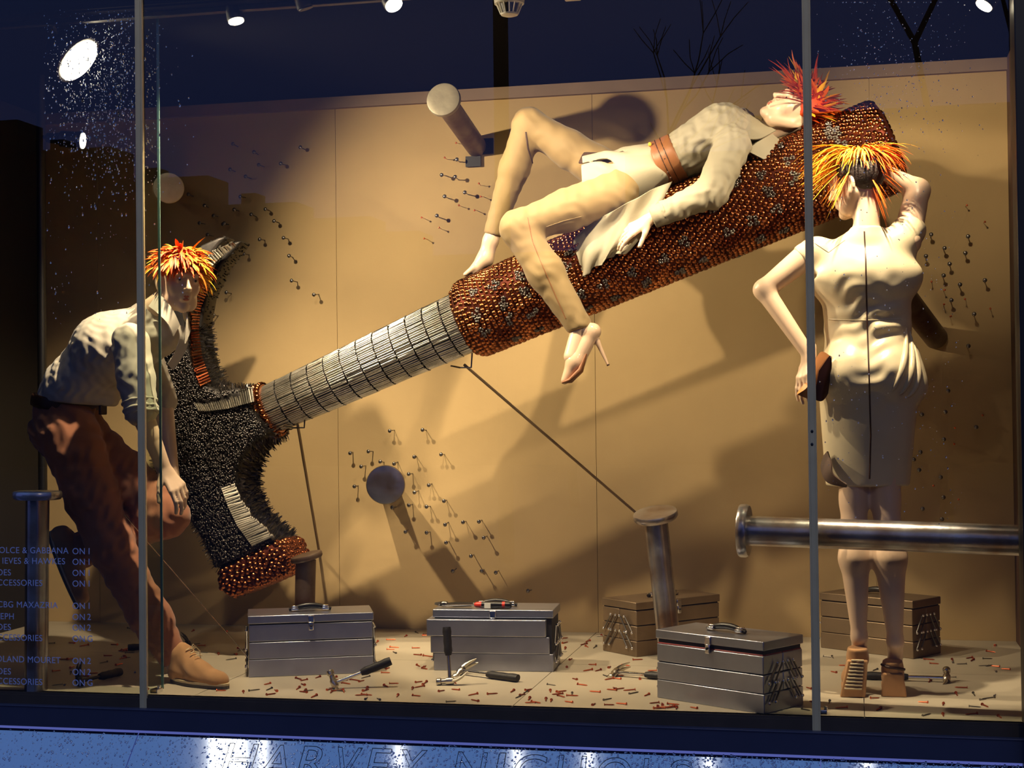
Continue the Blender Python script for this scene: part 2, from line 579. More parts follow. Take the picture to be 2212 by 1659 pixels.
# ------------------------------------------------------------------ the room
XL, XR, YB, ZC = -4.06, 0.69, 1.83, 2.6
b = MB(); b.box(((XL + XR) / 2, YB / 2 + 0.0, -0.05), (XR - XL, YB + 0.02, 0.08))
floor = struct('floor', b, [M['channel']])
xs = [XL, -2.42, -1.20, 0.02, XR]
for i in range(4):
    for (y0, y1) in ((0.0, 0.93), (0.93, YB)):
        b = MB(); b.box(((xs[i] + xs[i + 1]) / 2, (y0 + y1) / 2, -0.006), (xs[i + 1] - xs[i] - 0.003, y1 - y0 - 0.003, 0.012))
        obj('board', b, [M['floor']], floor, None)
b = MB(); b.box(((XL + XR) / 2, YB + 0.06, 1.3), (XR - XL, 0.08, 2.7))
wb = struct('wall_back', b, [M['wall']])
xs = [XL, -3.75, -2.47, -1.19, 0.09, XR]
for i in range(5):
    b = MB(); b.box(((xs[i] + xs[i + 1]) / 2, YB + 0.01, 1.28), (xs[i + 1] - xs[i] - 0.002, 0.02, 2.56))
    obj('panel', b, [M['wall']], wb, None)
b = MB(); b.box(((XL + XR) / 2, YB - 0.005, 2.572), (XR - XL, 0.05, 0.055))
struct('trim_1', b, [M['topshade']])  # batten added for the shaded band under the ceiling, shade in its colour
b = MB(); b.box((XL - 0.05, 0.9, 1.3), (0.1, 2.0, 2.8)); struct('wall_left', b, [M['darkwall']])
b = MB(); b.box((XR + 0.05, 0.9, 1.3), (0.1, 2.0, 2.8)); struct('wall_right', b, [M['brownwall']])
b = MB(); b.box(((XL + XR) / 2, 1.0, ZC + 0.05), (XR - XL + 0.3, 1.96, 0.1)); b.box(((XL + XR) / 2, 0.03, ZC + 0.4), (XR - XL + 0.3, 0.04, 0.8)); struct('ceiling', b, [M['ceiling']])
# front: jambs, sill frame, steel plinth
b = MB(); b.box((0.63, -0.02, 1.3), (0.2, 0.14, 3.9)); struct('trim_2', b, [M['black']], bevel=0.004)
b = MB(); b.box((-3.98, -0.02, 1.3), (0.5, 0.14, 3.9)); struct('trim_3', b, [M['black']], bevel=0.004)
b = MB(); b.box((-1.6, 0.012, -0.022), (5.4, 0.03, 0.044)); struct('trim_4', b, [M['channel']])
b = MB()
b.box((-1.6, -0.020, -0.0835), (5.4, 0.045, 0.078)); b.box((-1.6, -0.030, -0.0465), (5.4, 0.03, 0.006)); b.box((-1.6, -0.031, -0.117), (5.4, 0.016, 0.007))
struct('trim_5', b, [M['frame']], bevel=0.002)
PN = unit((0, -1, 1)); PS = unit((0, -1, -1)); P0 = np.array([0, -0.03, -0.134])
for (x0, x1) in ((-4.3, -2.62), (-2.616, -0.128), (-0.125, 1.1)):
    b = MB()
    a0, a1 = np.array([x0, 0, 0]) + P0, np.array([x1, 0, 0]) + P0
    b.hexa([a0 - PN * 0.02, a1 - PN * 0.02, a1 + PS * 0.5 - PN * 0.02, a0 + PS * 0.5 - PN * 0.02], [a0, a1, a1 + PS * 0.5, a0 + PS * 0.5])
    if x0 < -4:
        plinth = struct('trim_6', b, [M['plinth']])
    else:
        obj('panel', b, [M['plinth']], plinth, None)


def onplinth(px, py, lift=0.0):
    d = ray(px, py)
    t = ((P0 + PN * lift - CLOC) @ PN) / (d @ PN)
    return CLOC + d * t


# engraved name on the plinth: outlines only, cut off by the frame's lower edge
LET = [('H', 497, 560), ('A', 578, 642), ('R', 658, 716), ('V', 730, 784), ('E', 804, 848), ('Y', 868, 924),
       ('N', 990, 1054), ('I', 1078, 1094), ('C', 1116, 1184), ('H', 1208, 1268), ('O', 1294, 1368), ('L', 1392, 1432), ('S', 1450, 1498)]
for ch, xa, xb in LET:
    yt = 1608 + (0.5 * (xa + xb) - 620) * 0.0372
    pa, pb = onplinth(xa, yt, 0.0006), onplinth(xb, yt + (xb - xa) * 0.037, 0.0006)
    cu = bpy.data.curves.new('letter_' + ch, 'FONT')
    cu.body = ch
    cu.size = 0.18
    cu.fill_mode = 'NONE'
    cu.bevel_depth = 0.0011
    cu.bevel_resolution = 0
    cu.materials.append(M['engrave'])
    me = curve_mesh(cu)
    o = link('engraved_letter', me, plinth)
    bb = np.array([tuple(v.co) for v in me.vertices])
    w0, w1, h1 = bb[:, 0].min(), bb[:, 0].max(), bb[:, 1].max()
    sc_ = (pb[0] - pa[0]) / (w1 - w0)
    hs = 0.135 / h1
    Rm = np.stack([np.array([1.0, 0, 0]) * sc_, -PS * hs, PN], 1)
    org = pa - Rm @ np.array([w0, h1, 0])
    m4 = Matrix.Identity(4)
    for i in range(3):
        for j in range(3):
            m4[i][j] = Rm[i, j]
        m4[i][3] = org[i]
    o.matrix_basis = m4

# glass panes, mullions with glass fins
XM1, XM2 = -2.609, -0.139
for i, (x0, x1) in enumerate(((-3.75, XM1), (XM1, XM2), (XM2, 0.55))):
    b = MB(); b.add([(x0, 0, -0.04), (x1, 0, -0.04), (x1, 0, 3.3), (x0, 0, 3.3)], [(0, 1, 2, 3)])
    o = struct('window_%d' % (i + 1), b, [M['glass']])
for i, xm in enumerate((XM1, XM2)):
    b = MB(); b.box((xm, -0.004, 1.6), (0.028, 0.016, 3.3)); b.box((xm, -0.0125, 1.6), (0.016, 0.003, 3.3))
    t_ = struct('trim_%d' % (7 + i), b, [M['mullion']], bevel=0.003)
    b = MB(); b.add([(xm + 0.006, 0.006, 0.004), (xm + 0.006, 0.140, 0.004), (xm + 0.006, 0.140, 2.6), (xm + 0.006, 0.006, 2.6)], [(0, 1, 2, 3)])
    obj('glass_fin', b, [M['fin']], t_, None)
    b = MB(); b.box((xm + 0.006, 0.1415, 1.3), (0.010, 0.003, 2.6)); obj('fin_edge', b, [M['finedge']], t_, None)
    b = MB(); b.box((xm + 0.02, 0.06, 0.008), (0.03, 0.05, 0.016)); b.tube([(xm + 0.03, 0.06, 0.016), (xm + 0.03, 0.06, 0.026)], 0.007, 8)
    obj('foot_bracket', b, [M['chrome']], t_, None, bevel=0.002)
    if i == 1:
        for py in (932, 960):
            p = at(1754, py, -0.014)
            b = MB(); b.ball(p, (0.005, 0.002, 0.006), 8); obj('bolt', b, [M['black']], t_)

# lettering stuck on the left pane
TXT = [(1190, 'OLCE & GABBANA', 131 + 17, 'ON 1'), (1213, 'IEVES & HAWKES', 141, 'ON 1'), (1237, 'SHOES', 24, 'ON 1'), (1260, 'ACCESSORIES', 92, 'ON 1'),
       (1308, 'BCBG MAXAZRIA', 125, 'ON 1'), (1332, 'JOSEPH', 31, 'ON 2'), (1355, 'SHOES', 24, 'ON 2'), (1379, 'ACCESSORIES', 92, 'ON G'),
       (1427, 'ROLAND MOURET', 131, 'ON 2'), (1451, 'SHOES', 24, 'ON 2'), (1474, 'ACCESSORIES', 92, 'ON G')]
lt = thing('window_lettering', 'pale blue lettered list of names and floors on the left pane', 'lettering', at(100, 1484, -0.004))
SERIF = {}


def glyph_text(s_, right_px, y_px, parent, name='text_line', left_px=None):
    cu = bpy.data.curves.new(name, 'FONT')
    cu.body = s_
    cu.align_x = 'LEFT' if left_px is not None else 'RIGHT'
    cu.size = 0.0335
    cu.extrude = 0.0003
    cu.space_character = 1.06
    cu.materials.append(M['vinyl'])
    o = link(name, curve_mesh(cu), parent)
    p = at(left_px if left_px is not None else right_px, y_px + 6, -0.004)
    o.location = tuple(p - wloc(parent))
    o.rotation_euler = (PI / 2, 0, 0)
    return o


for y, s_, xr, fl in TXT:
    glyph_text(s_, xr, y, lt)
    glyph_text(fl[:2], None, y + 1, lt, 'word', 156)
    glyph_text(fl[3:], None, y + 1, lt, 'floor_number', 188)

# raindrops on the outside of the glass and on the steel plinth
def drops(n, gen, name, label, m_='drop'):
    b = MB()
    for _ in range(n):
        p, r, el, nn, dn = gen()
        ex = np.array([1.0, 0, 0])
        vs = [p + nn * r * 0.75]
        for ring, (k, hh) in enumerate(((0.66, 0.55), (1.0, 0.0))):
            for j in range(7):
                a = 2 * PI * j / 7
                e = el if math.sin(a) > 0 else 1.0
                vs.append(p + ex * math.cos(a) * r * k + dn * math.sin(a) * r * k * e + nn * r * hh)
        fs = [(0, 1 + j, 1 + (j + 1) % 7) for j in range(7)] + [(1 + j, 8 + j, 8 + (j + 1) % 7, 1 + (j + 1) % 7) for j in range(7)] + [tuple(range(14, 7, -1))]
        b.add(vs, fs)
    o = obj(name, b, [M[m_]], None, 179)
    o['kind'] = 'stuff'
    o['label'] = label
    o['category'] = 'raindrops'
    return o


def g_left():
    while True:
        x, y = rng.gauss(235, 75), rng.gauss(190, 110)
        if 95 < x < 345 and 20 < y < 520 and abs(x - 305) > 10:
            break
    if rng.random() < 0.12:
        x, y = rng.uniform(100, 420), rng.uniform(60, 700)
    r = 0.0010 + 0.0028 * rng.random() ** 2.2
    return at(x, y, -0.0005), r, rng.choice((1, 1.5, 2.5, 4)), np.array([0, -1.0, 0]), np.array([0, 0, 1.0])


def g_right():
    x, y = rng.gauss(1930, 80), rng.gauss(150, 110)
    if rng.random() < 0.35:
        x, y = rng.uniform(1770, 2080), rng.uniform(250, 1150)
    x = min(max(x, 1765), 2150); y = max(y, 5)
    return at(x, y, -0.0005), 0.0009 + 0.0018 * rng.random() ** 2.2, rng.choice((1, 1.3, 2)), np.array([0, -1.0, 0]), np.array([0, 0, 1.0])


def g_plinth():
    x = rng.uniform(0, 1700) if rng.random() < 0.85 else rng.uniform(1700, 2212)
    y0 = 1570 + x * 0.0366
    return onplinth(x, rng.uniform(y0 + 4, 1662), 0.0), 0.0014 + 0.0034 * rng.random() ** 2, 1.3, PN, -PS


drops(1700, g_left, 'raindrops', 'fine raindrops on the glass around the left floodlight')
drops(800, g_right, 'raindrops', 'fine raindrops on the glass of the right pane')
drops(2600, g_plinth, 'raindrops', 'raindrops beaded on the steel plinth below the window', 'bead')

# track, lamps, pole, detector
b = MB(); b.box((-1.9, 0.12, 2.590), (2.9, 0.03, 0.022)); top('lighting_track', b, [M['black']], 'black lighting track along the ceiling behind the glass', 'track', bevel=0.003)
b = MB(); pp = at(91, 800, 1.0); b.tube([(pp[0], 1.0, 0.0), (pp[0], 1.0, 2.6)], 0.02, 12)
top('lighting_pole', b, [M['black']], 'thin black floor-to-ceiling pole at the left that carries a spotlight', 'pole')
for L in LAMPS:
    spotlight(**L)
p = at(1100, -2, 0.3)
sd = thing('smoke_detector', 'white slotted smoke detector on the ceiling left of centre', 'detector', (p[0], 0.3, 2.6))
b = MB(); b._lathe((p[0], 0.3, 2.60), (0, 0, -1), [(0, 0.058), (0.016, 0.056), (0.018, 0.05)], 24); obj('base', b, [M['lampwhite']], sd)
b = MB(); b._lathe((p[0], 0.3, 2.548), (0, 0, -1), [(0, 0.034), (0.006, 0.032), (0.010, 0.02)], 24); obj('cap', b, [M['lampwhite']], sd)
b = MB(); b._lathe((p[0], 0.3, 2.582), (0, 0, -1), [(0, 0.038), (0.034, 0.026)], 20); obj('sensor_chamber', b, [M['black']], sd)
for k in range(14):
    a = 2 * PI * k / 14
    b = MB(); q = np.array([math.cos(a), math.sin(a), 0])
    b.tube([np.array([p[0], 0.3, 2.583]) + q * 0.048, np.array([p[0], 0.3, 2.547]) + q * 0.033], 0.0028, 6)
    obj('rib', b, [M['lampwhite']], sd)
p = at(1236, 0, 0.3)
b = MB(); b.box((p[0], 0.3, 2.592), (0.06, 0.05, 0.016)); top('ceiling_sensor', b, [M['lampwhite']], 'small flat white box on the ceiling right of the smoke detector', 'sensor', bevel=0.003)

# ------------------------------------------------------------------ the street behind the viewer, mirrored in the panes
b = MB(); b.box((0, -30, -0.62), (160, 59.0, 0.04)); struct('road', b, [M['asphalt']])


def mir(px, py, D):
    q = at(px, py, D)
    return np.array([q[0], -D, q[2]])


for i, (x0, x1, yt) in enumerate(((-900, 38, 258), (38, 240, 322), (240, 450, 384), (450, 640, 440), (640, 800, 470), (800, 905, 500), (905, 1350, 545), (1350, 1620, 330), (1620, 3000, 215))):
    p, q = mir(x0, yt, 40), mir(x1, yt, 40)
    zt_ = q[2] if i == 0 else (p[2] + q[2]) / 2
    b = MB(); b.box(((p[0] + q[0]) / 2, -40.8, zt_ / 2 - 0.3), (abs(q[0] - p[0]), 1.6, zt_ + 0.6))
    if 300 < yt < 460:
        b.box((p[0] + 1.2, -40.8, zt_ + 0.2), (0.5, 0.8, 0.4))
    o = struct('wall_street' if i == 0 else 'wall_street_%d' % i, b, [M['facade']])
p = mir(1084, 300, 11)
b = MB(); b.tube([(p[0], -11, -0.6), (p[0], -11, 7.5)], 0.085, 12); struct('trim_9', b, [M['bark']])
# bare street trees
def tree(px, D, seed, h0=1.2):
    r_ = random.Random(seed)
    base = mir(px, 900, D)
    base[2] = -0.6
    b = MB()

    def grow(p, d, L, r, lev):
        q = p + d * L
        b.tube([p, (p + q) / 2 + np.array([r_.gauss(0, .05), 0, r_.gauss(0, .05)]) * L, q], [r, r * 0.85, r * 0.68], 6)
        if lev:
            for _ in range(2 if lev > 1 else 3):
                dd = unit(d + np.array([r_.gauss(0, .42), r_.gauss(0, .3), r_.gauss(0.12, .25)]))
                grow(q, dd, L * r_.uniform(.62, .85), r * 0.62, lev - 1)
    grow(base, np.array([0.02, 0, 1.0]), h0, 0.09, 5)
    return b


struct('trim_10', tree(2040, 13, 4, 3.2), [M['bark']])
struct('trim_11', tree(1240, 20, 9, 2.6), [M['bark']])
# canopy lamps over the pavement, mirrored in the plinth
def canopy(px, py, r, ln, estr, lab, z=3.6):
    p = onplinth(px, py)
    d = unit(p - CLOC)
    rd = d - 2 * (d @ PN) * PN
    q = p + rd * ((z - p[2]) / rd[2])
    m_ = mat('canopy_tube_lit', lin(255, 250, 235), 0.5, emit=(1, 0.95, 0.85, 1), estr=estr)
    b = MB(); b.tube([q + np.array([0, -ln / 2, 0]), q + np.array([0, ln / 2, 0])], r, 10)
    o = top('canopy_lamp', b, [m_], lab, 'lamp', 'canopy lamps over the pavement')


canopy(492, 1622, 0.09, 0.7, 7.0, 'thick bright canopy lamp outside, mirrored as the white glare on the plinth')
for (px, py), w_ in zip(((568, 1640), (862, 1645), (1117, 1652), (1272, 1655), (1531, 1668), (1873, 1672)), ('first', 'second', 'third', 'fourth', 'fifth', 'sixth')):
    canopy(px, py - 12, 0.007, 0.4, 10.0, 'thin canopy lamp outside, mirrored as the %s narrow streak from the left' % w_)
# ------------------------------------------------------------------ the giant hammer
YH = 1.0
HA, HB = at(1000, 697, YH), at(1928, 308, YH)
HAX = unit(HB - HA)
HLEN = float(np.linalg.norm(HB - HA))
hr0, hr1 = 0.168, 0.193
hammer = thing('giant_hammer', 'giant claw hammer covered in nails, copper handle raised to the right', 'hammer', (HA[0] - 0.75, YH, 0.35))


def hrad(t):
    s_ = t / HLEN
    r = hr0 + (hr1 - hr0) * s_
    if t < 0.06:
        r -= 0.035 * (1 - t / 0.06) ** 2
    e = HLEN - t
    if e < 0.05:
        r -= 0.05 - math.sqrt(max(0, 0.05 ** 2 - (0.05 - e) ** 2))
    return r


prof = [(0.0, 0.09)] + [(t, hrad(t)) for t in np.concatenate([np.linspace(0.0, 0.08, 6), np.linspace(0.15, HLEN - 0.06, 14), np.linspace(HLEN - 0.05, HLEN, 8)])]
b = MB(); b._lathe(HA, HAX, prof, 48, 0)
obj('handle_core', b, [M['copperdark']], hammer, 50)
F3 = frame_of(HAX)       # x, y across the handle


def on_handle(px, py):   # first hit of a sight line with the handle
    d = unit(ray(px, py))
    for s_ in np.linspace(5.2, 7.2, 800):
        q = CLOC + d * s_
        t = (q - HA) @ HAX
        if 0 <= t <= HLEN and np.linalg.norm(q - HA - HAX * t) < hrad(t):
            return q
    return None


PATCH = [(1022, 636), (1069, 617), (1123, 597), (1133, 633), (1084, 655), (1150, 677), (1032, 680), (1098, 690), (1047, 715), (1167, 709), (1111, 731),
         (1226, 574), (1255, 634), (1270, 665), (1365, 584), (1329, 643), (1304, 611), (1688, 316), (1702, 348), (1649, 375), (1715, 385), (1593, 392),
         (1678, 454), (1661, 414), (1695, 496), (1641, 517), (1624, 478), (1573, 503), (1430, 560), (1480, 520), (1540, 455), (1232, 548), (1395, 610), (1520, 560), (1470, 585),
         (1790, 268), (1796, 281), (1803, 294), (1810, 306), (1817, 318)]
patch = [q for q in (on_handle(*p) for p in PATCH) if q is not None]
patch += [HA + HAX * rng.uniform(0.1, HLEN - 0.1) + F3[:, 0] * 0 + (F3[:, 0] * math.cos(a) + F3[:, 1] * math.sin(a)) * 0.18 for a in [rng.uniform(0, 2 * PI) for _ in range(6)]
          if (F3[:, 0] * math.cos(a) + F3[:, 1] * math.sin(a))[1] > 0.1]
patch = np.array(patch)


def dome(r, h, n=8, rows=((1.0, 0.0), (0.72, 0.72))):
    vs, fs = [], []
    for k, hh in rows:
        for j in range(n):
            a = 2 * PI * j / n
            vs.append((math.cos(a) * r * k, math.sin(a) * r * k, hh * h))
    vs.append((0, 0, h))
    for i in range(len(rows) - 1):
        fs += [(i * n + j, i * n + (j + 1) % n, (i + 1) * n + (j + 1) % n, (i + 1) * n + j) for j in range(n)]
    o_ = (len(rows) - 1) * n
    fs += [(o_ + j, o_ + (j + 1) % n, len(rows) * n) for j in range(n)]
    return np.array(vs), fs


DV, DF = dome(0.0118, 0.0075, 9)
studs = []
dt = 0.0204
k = 0
t = 0.012
while t < HLEN - 0.012:
    r = hrad(t)
    n = int(2 * PI * r / 0.0235)
    for j in range(n):
        a = 2 * PI * (j + 0.5 * (k % 2)) / n + rng.gauss(0, 0.013)
        e = F3[:, 0] * math.cos(a) + F3[:, 1] * math.sin(a)
        tt = t + rng.gauss(0, 0.0024)
        dr = (hrad(min(tt + 0.01, HLEN)) - hrad(max(tt - 0.01, 0))) / 0.02
        nn = unit(e - HAX * dr)
        studs.append((HA + HAX * tt + e * (hrad(tt) - 0.001), nn))
    k += 1
    t += dt
for rr in np.arange(0.0, hrad(HLEN) + 0.001, 0.0215):      # the butt end
    n = max(1, int(2 * PI * rr / 0.0235))
    for j in range(n):
        a = 2 * PI * j / n
        studs.append((HB + (F3[:, 0] * math.cos(a) + F3[:, 1] * math.sin(a)) * rr, HAX))
cop, stl = [], []
for p, nn in studs:
    dmin = np.min(np.linalg.norm(patch - p, axis=1))
    (stl if dmin < 0.022 else cop).append((p, unit(nn + np.array([rng.gauss(0, .09), rng.gauss(0, .09), rng.gauss(0, .09)]))))
# the copper nail heads nearest the viewer are single parts, the rest one mass
scor = [(-(nn @ unit(CLOC - p)) + 0.0 if (nn @ unit(CLOC - p)) > 0.25 else 9) + 0.4 * np.linalg.norm(p - CLOC) for p, nn in cop]
order = np.argsort(scor)
single = set(order[:300].tolist())
dm = MB(); dm.add(DV, DF)
dme = dm.mesh('copper_nail_head', [M['copper']], 179)
for i in single:
    p, nn = cop[i]
    o = link('copper_nail_head', dme, hammer)
    R = frame_of(nn)
    o.location = tuple(p - wloc(hammer))
    o.rotation_euler = Matrix(R.tolist()).to_euler()
    o.scale = (rng.uniform(0.86, 1.12),) * 3
b = MB()
for i, (p, nn) in enumerate(cop):
    if i not in single:
        R = frame_of(nn)
        b.add((DV * rng.uniform(0.86, 1.12)) @ R.T + p, DF)
obj('copper_nail_heads', b, [M['copper']], hammer, 179, kind='stuff', label='hammered-in copper nail heads that cover the handle')
b = MB()
SV, SF = dome(0.0058, 0.006, 6)
for p, nn in stl:
    R = frame_of(nn)
    for q in range(5):
        a = 2 * PI * q / 5 + rng.random()
        b.add(SV @ R.T + p + (R[:, 0] * math.cos(a) + R[:, 1] * math.sin(a)) * 0.0075 + nn * rng.uniform(0, .004), SF)
obj('steel_nail_heads', b, [M['rosette']], hammer, 179, kind='stuff', label='rosettes of grey steel nail heads among the copper')

# neck: rings of bright nail shafts
NA = at(585, 884, YH)
NB = HA + HAX * 0.03
NAX = unit(NB - NA)
NL = float(np.linalg.norm(NB - NA))
nr0, nr1 = 0.101, 0.129
b = MB(); b._lathe(NA, NAX, [(0, nr0 * 0.97), (NL, nr1 * 0.97)], 40); obj('neck_core', b, [M['headcore']], hammer, 40)
G3 = frame_of(NAX)
b = MB(); b2 = MB()
NSEG = 12
for s_ in range(NSEG):
    ta, tb = NL * s_ / NSEG, NL * (s_ + 1) / NSEG
    ra = nr0 + (nr1 - nr0) * (s_ + 0.5) / NSEG
    n = int(2 * PI * ra / 0.0095)
    for j in range(n):
        a = 2 * PI * (j + rng.uniform(-.2, .2)) / n
        e = G3[:, 0] * math.cos(a) + G3[:, 1] * math.sin(a)
        r1 = nr0 + (nr1 - nr0) * ta / NL
        r2 = nr0 + (nr1 - nr0) * tb / NL
        o1, o2 = ta + .0015 + rng.uniform(0, .002), tb - 0.0035 + rng.uniform(-.002, .002)
        l1, l2 = rng.uniform(-.001, .002), rng.uniform(-0.0005, .0025)
        b.tube([NA + NAX * o1 + e * (r1 + l1), NA + NAX * o2 + e * (r2 + l2)], 0.0047, 6)
        if rng.random() < 0.7:
            b2.tube([NA + NAX * (o2 - .001) + e * (r2 + l2 + .001), NA + NAX * (o2 + .001) + e * (r2 + l2 + .001)], 0.0055, 5)
obj('steel_nail_shafts', b, [M['steel']], hammer, 62, kind='stuff', label='bright nail shafts laid in rings around the neck')
obj('neck_nail_tips', b2, [M['steeldark']], hammer, 40, kind='stuff')

# copper collar
CA = NA - NAX * 0.012
b = MB(); b._lathe(CA - NAX * 0.026, NAX, [(0, nr0 * 0.9), (0.004, nr0 + 0.014), (0.026, nr0 + 0.022), (0.048, nr0 + 0.014), (0.052, nr0 * 0.9)], 40)
col_o = obj('collar', b, [M['copper']], hammer, 40)
for row, (h, rr) in enumerate(((-0.013, nr0 + 0.019), (0.013, nr0 + 0.019))):
    for j in range(30):
        a = 2 * PI * (j + 0.5 * row) / 30
        e = G3[:, 0] * math.cos(a) + G3[:, 1] * math.sin(a)
        o = link('copper_nail_head', dme, col_o)
        o.location = tuple(CA + NAX * h + e * rr - wloc(hammer))
        o.rotation_euler = Matrix(frame_of(e).tolist()).to_euler()
        o.scale = (1.1, 1.1, 1.3)

# head
ex, ez = np.array([1.0, 0, 0]), np.array([0, 0, 1.0])
HO = at(480, 920, YH)


def hp(px, py):
    q = at(px, py, YH) - HO
    return (q[0], q[2])


BODY = [(430, 700), (436, 752), (447, 790), (466, 830), (500, 845), (548, 836), (608, 940), (580, 952), (551, 985), (539, 1020), (540, 1062), (560, 1106),
        (600, 1148), (624, 1164), (494, 1226), (482, 1200), (466, 1165), (440, 1120), (396, 1092), (378, 1060), (362, 1000), (353, 930), (352, 850), (352, 780), (362, 712)]
CLAW = [(517, 518), (500, 521), (465, 536), (432, 566), (402, 612), (380, 660), (364, 712), (356, 780), (447, 790), (436, 752), (430, 700), (441, 640), (474, 573)]
FACE = [(496, 1224), (626, 1160), (641, 1190), (646, 1206), (641, 1234), (530, 1281), (503, 1264)]
head_parts = []
b = MB(); b.prism([hp(*q) for q in BODY], HO, ex, ez, np.array([0, 1.0, 0]), 0.30)
hd = obj('hammer_head', b, [M['headcore']], hammer, 179, bevel=0.0)
mod = hd.modifiers.new('bevel', 'BEVEL'); mod.width = 0.045; mod.segments = 4; mod.limit_method = 'ANGLE'; mod.angle_limit = math.radians(60)
hd.data.shade_smooth()
head_parts.append(hd)
for yy in (-0.087, 0.087):
    b = MB(); b.prism([hp(*q) for q in CLAW], HO + np.array([0, yy, 0]), ex, ez, np.array([0, 1.0, 0]), 0.126)
    o = obj('claw_prong', b, [M['headcore']], hammer, 179)
    mod = o.modifiers.new('bevel', 'BEVEL'); mod.width = 0.022; mod.segments = 3; mod.limit_method = 'ANGLE'; mod.angle_limit = math.radians(60)
    o.data.shade_smooth()
    head_parts.append(o)
b = MB(); b.prism([hp(*q) for q in FACE], HO, ex, ez, np.array([0, 1.0, 0]), 0.31)
fo = obj('striking_face', b, [M['copperdark']], hammer, 179)
mod = fo.modifiers.new('bevel', 'BEVEL'); mod.width = 0.035; mod.segments = 3; mod.limit_method = 'ANGLE'; mod.angle_limit = math.radians(60)
fo.data.shade_smooth()
bpy.context.view_layer.update()
DG = bpy.context.evaluated_depsgraph_get()


def surf_samples(o, n, seed):
    ev = o.evaluated_get(DG)
    me = ev.to_mesh()
    me.calc_loop_triangles()
    v = np.array([tuple(q.co) for q in me.vertices]) + wloc(hammer)
    tr = np.array([tuple(q.vertices) for q in me.loop_triangles])
    ev.to_mesh_clear()
    A, B_, C_ = v[tr[:, 0]], v[tr[:, 1]], v[tr[:, 2]]
    N = np.cross(B_ - A, C_ - A)
    ar = np.linalg.norm(N, axis=1)
    g = np.random.RandomState(seed)
    i = g.choice(len(tr), n, p=ar / ar.sum())
    u, w = g.rand(n), g.rand(n)
    f = u + w > 1
    u[f], w[f] = 1 - u[f], 1 - w[f]
    P = A[i] + (B_[i] - A[i]) * u[:, None] + (C_[i] - A[i]) * w[:, None]
    return P, N[i] / ar[i][:, None]


STRIPS = {
    'neck': ([(416, 862), (440, 866), (480, 858), (545, 838)], [(428, 888), (450, 889), (490, 884), (549, 868)]),
    'face': ([(506, 1045), (522, 1080), (548, 1118), (592, 1158)], [(478, 1055), (493, 1095), (512, 1135), (545, 1180)]),
    'claw': ([(430, 600), (414, 660), (411, 720), (418, 790), (432, 838)], [(455, 612), (433, 664), (428, 712), (436, 770), (456, 826)]),
    'tip': ([(444, 560), (458, 545), (476, 533), (505, 522)], [(458, 575), (472, 560), (490, 546), (512, 530)])}


def inpoly(x, y, poly):
    c_ = False
    for (xa, ya), (xb, yb) in zip(poly, poly[1:] + poly[:1]):
        if (ya > y) != (yb > y) and x < (xb - xa) * (y - ya) / (yb - ya) + xa:
            c_ = not c_
    return c_


SPOLY = [a + c_[::-1] for a, c_ in STRIPS.values()]
b = MB(); b2 = MB()
HV, HF = dome(0.0045, 0.0032, 6)
for hi, (o, n) in enumerate(zip(head_parts, (27000, 4200, 3000))):
    P, N = surf_samples(o, n, 5 + hi)
    XY = px_of(P)
    for p, nn, xy in zip(P, N, XY):
        if nn[1] > 0.6:
            continue
        if nn[1] < -0.15 and any(inpoly(xy[0], xy[1], q) for q in SPOLY):
            continue
        front = nn[1] < -0.62
        if not front and rng.random() < .72:
            continue
        tilt = unit(nn + np.array([rng.gauss(0, .22), rng.gauss(0, .15), rng.gauss(-.10, .22)]))
        R = frame_of(tilt)
        if front:
            b2.add(HV @ R.T + p + tilt * rng.uniform(.001, .007), HF)
            continue
        L = rng.uniform(.014, .028)
        r = 0.0027
        vs = [p - tilt * .004 + (R[:, 0] * math.cos(a) + R[:, 1] * math.sin(a)) * r for a in (0, 2.1, 4.2)] + [p + tilt * L + (R[:, 0] * math.cos(a) + R[:, 1] * math.sin(a)) * r * .5 for a in (0, 2.1, 4.2)]
        b.add(vs, [(0, 1, 4, 3), (1, 2, 5, 4), (2, 0, 3, 5), (3, 4, 5)])
obj('nail_bristle', b, [M['steeldark']], hammer, 20, kind='stuff', label='dark bristle of nail points along the edges of the head')
obj('dark_nail_heads', b2, [M['headnail']], hammer, 179, kind='stuff', label='dense dark nail heads over the face of the head')
# copper nail heads on the striking face
P, N = surf_samples(fo, 9000, 77)
kept = []
for p, nn in zip(P, N):
    if nn[1] < 0.5 and all(np.linalg.norm(p - q) > 0.0205 for q, _ in kept):
        kept.append((p, nn))
for p, nn in kept:
    o = link('copper_nail_head', dme, fo)
    o.location = tuple(p - wloc(hammer))
    o.rotation_euler = Matrix(frame_of(unit(nn + np.array([rng.gauss(0, .1), 0, rng.gauss(0, .1)]))).tolist()).to_euler()
    o.scale = (1.28, 1.28, 1.4)


def strip(top_line, bot_line, n, Y, material, name, lift=0.0):
    def lerp(L, s_):
        L = np.array(L, float)
        d = np.concatenate([[0], np.cumsum(np.linalg.norm(np.diff(L, axis=0), axis=1))])
        d /= d[-1]
        return np.array([np.interp(s_, d, L[:, 0]), np.interp(s_, d, L[:, 1])])
    for i in range(n):
        s_ = (i + .5) / n
        p, q = lerp(top_line, s_), lerp(bot_line, s_)
        A, B_ = at(p[0], p[1], Y[0]), at(q[0], q[1], Y[1])
        A = A + np.array([rng.gauss(0, .002), rng.gauss(0, .001), rng.gauss(0, .003)])
        m_ = MB(); m_.tube([A, B_], 0.0052, 6); m_.tube([A - unit(B_ - A) * .001, A + unit(B_ - A) * .003], 0.0085, 6)
        obj(name, m_, [material], hammer, 40)


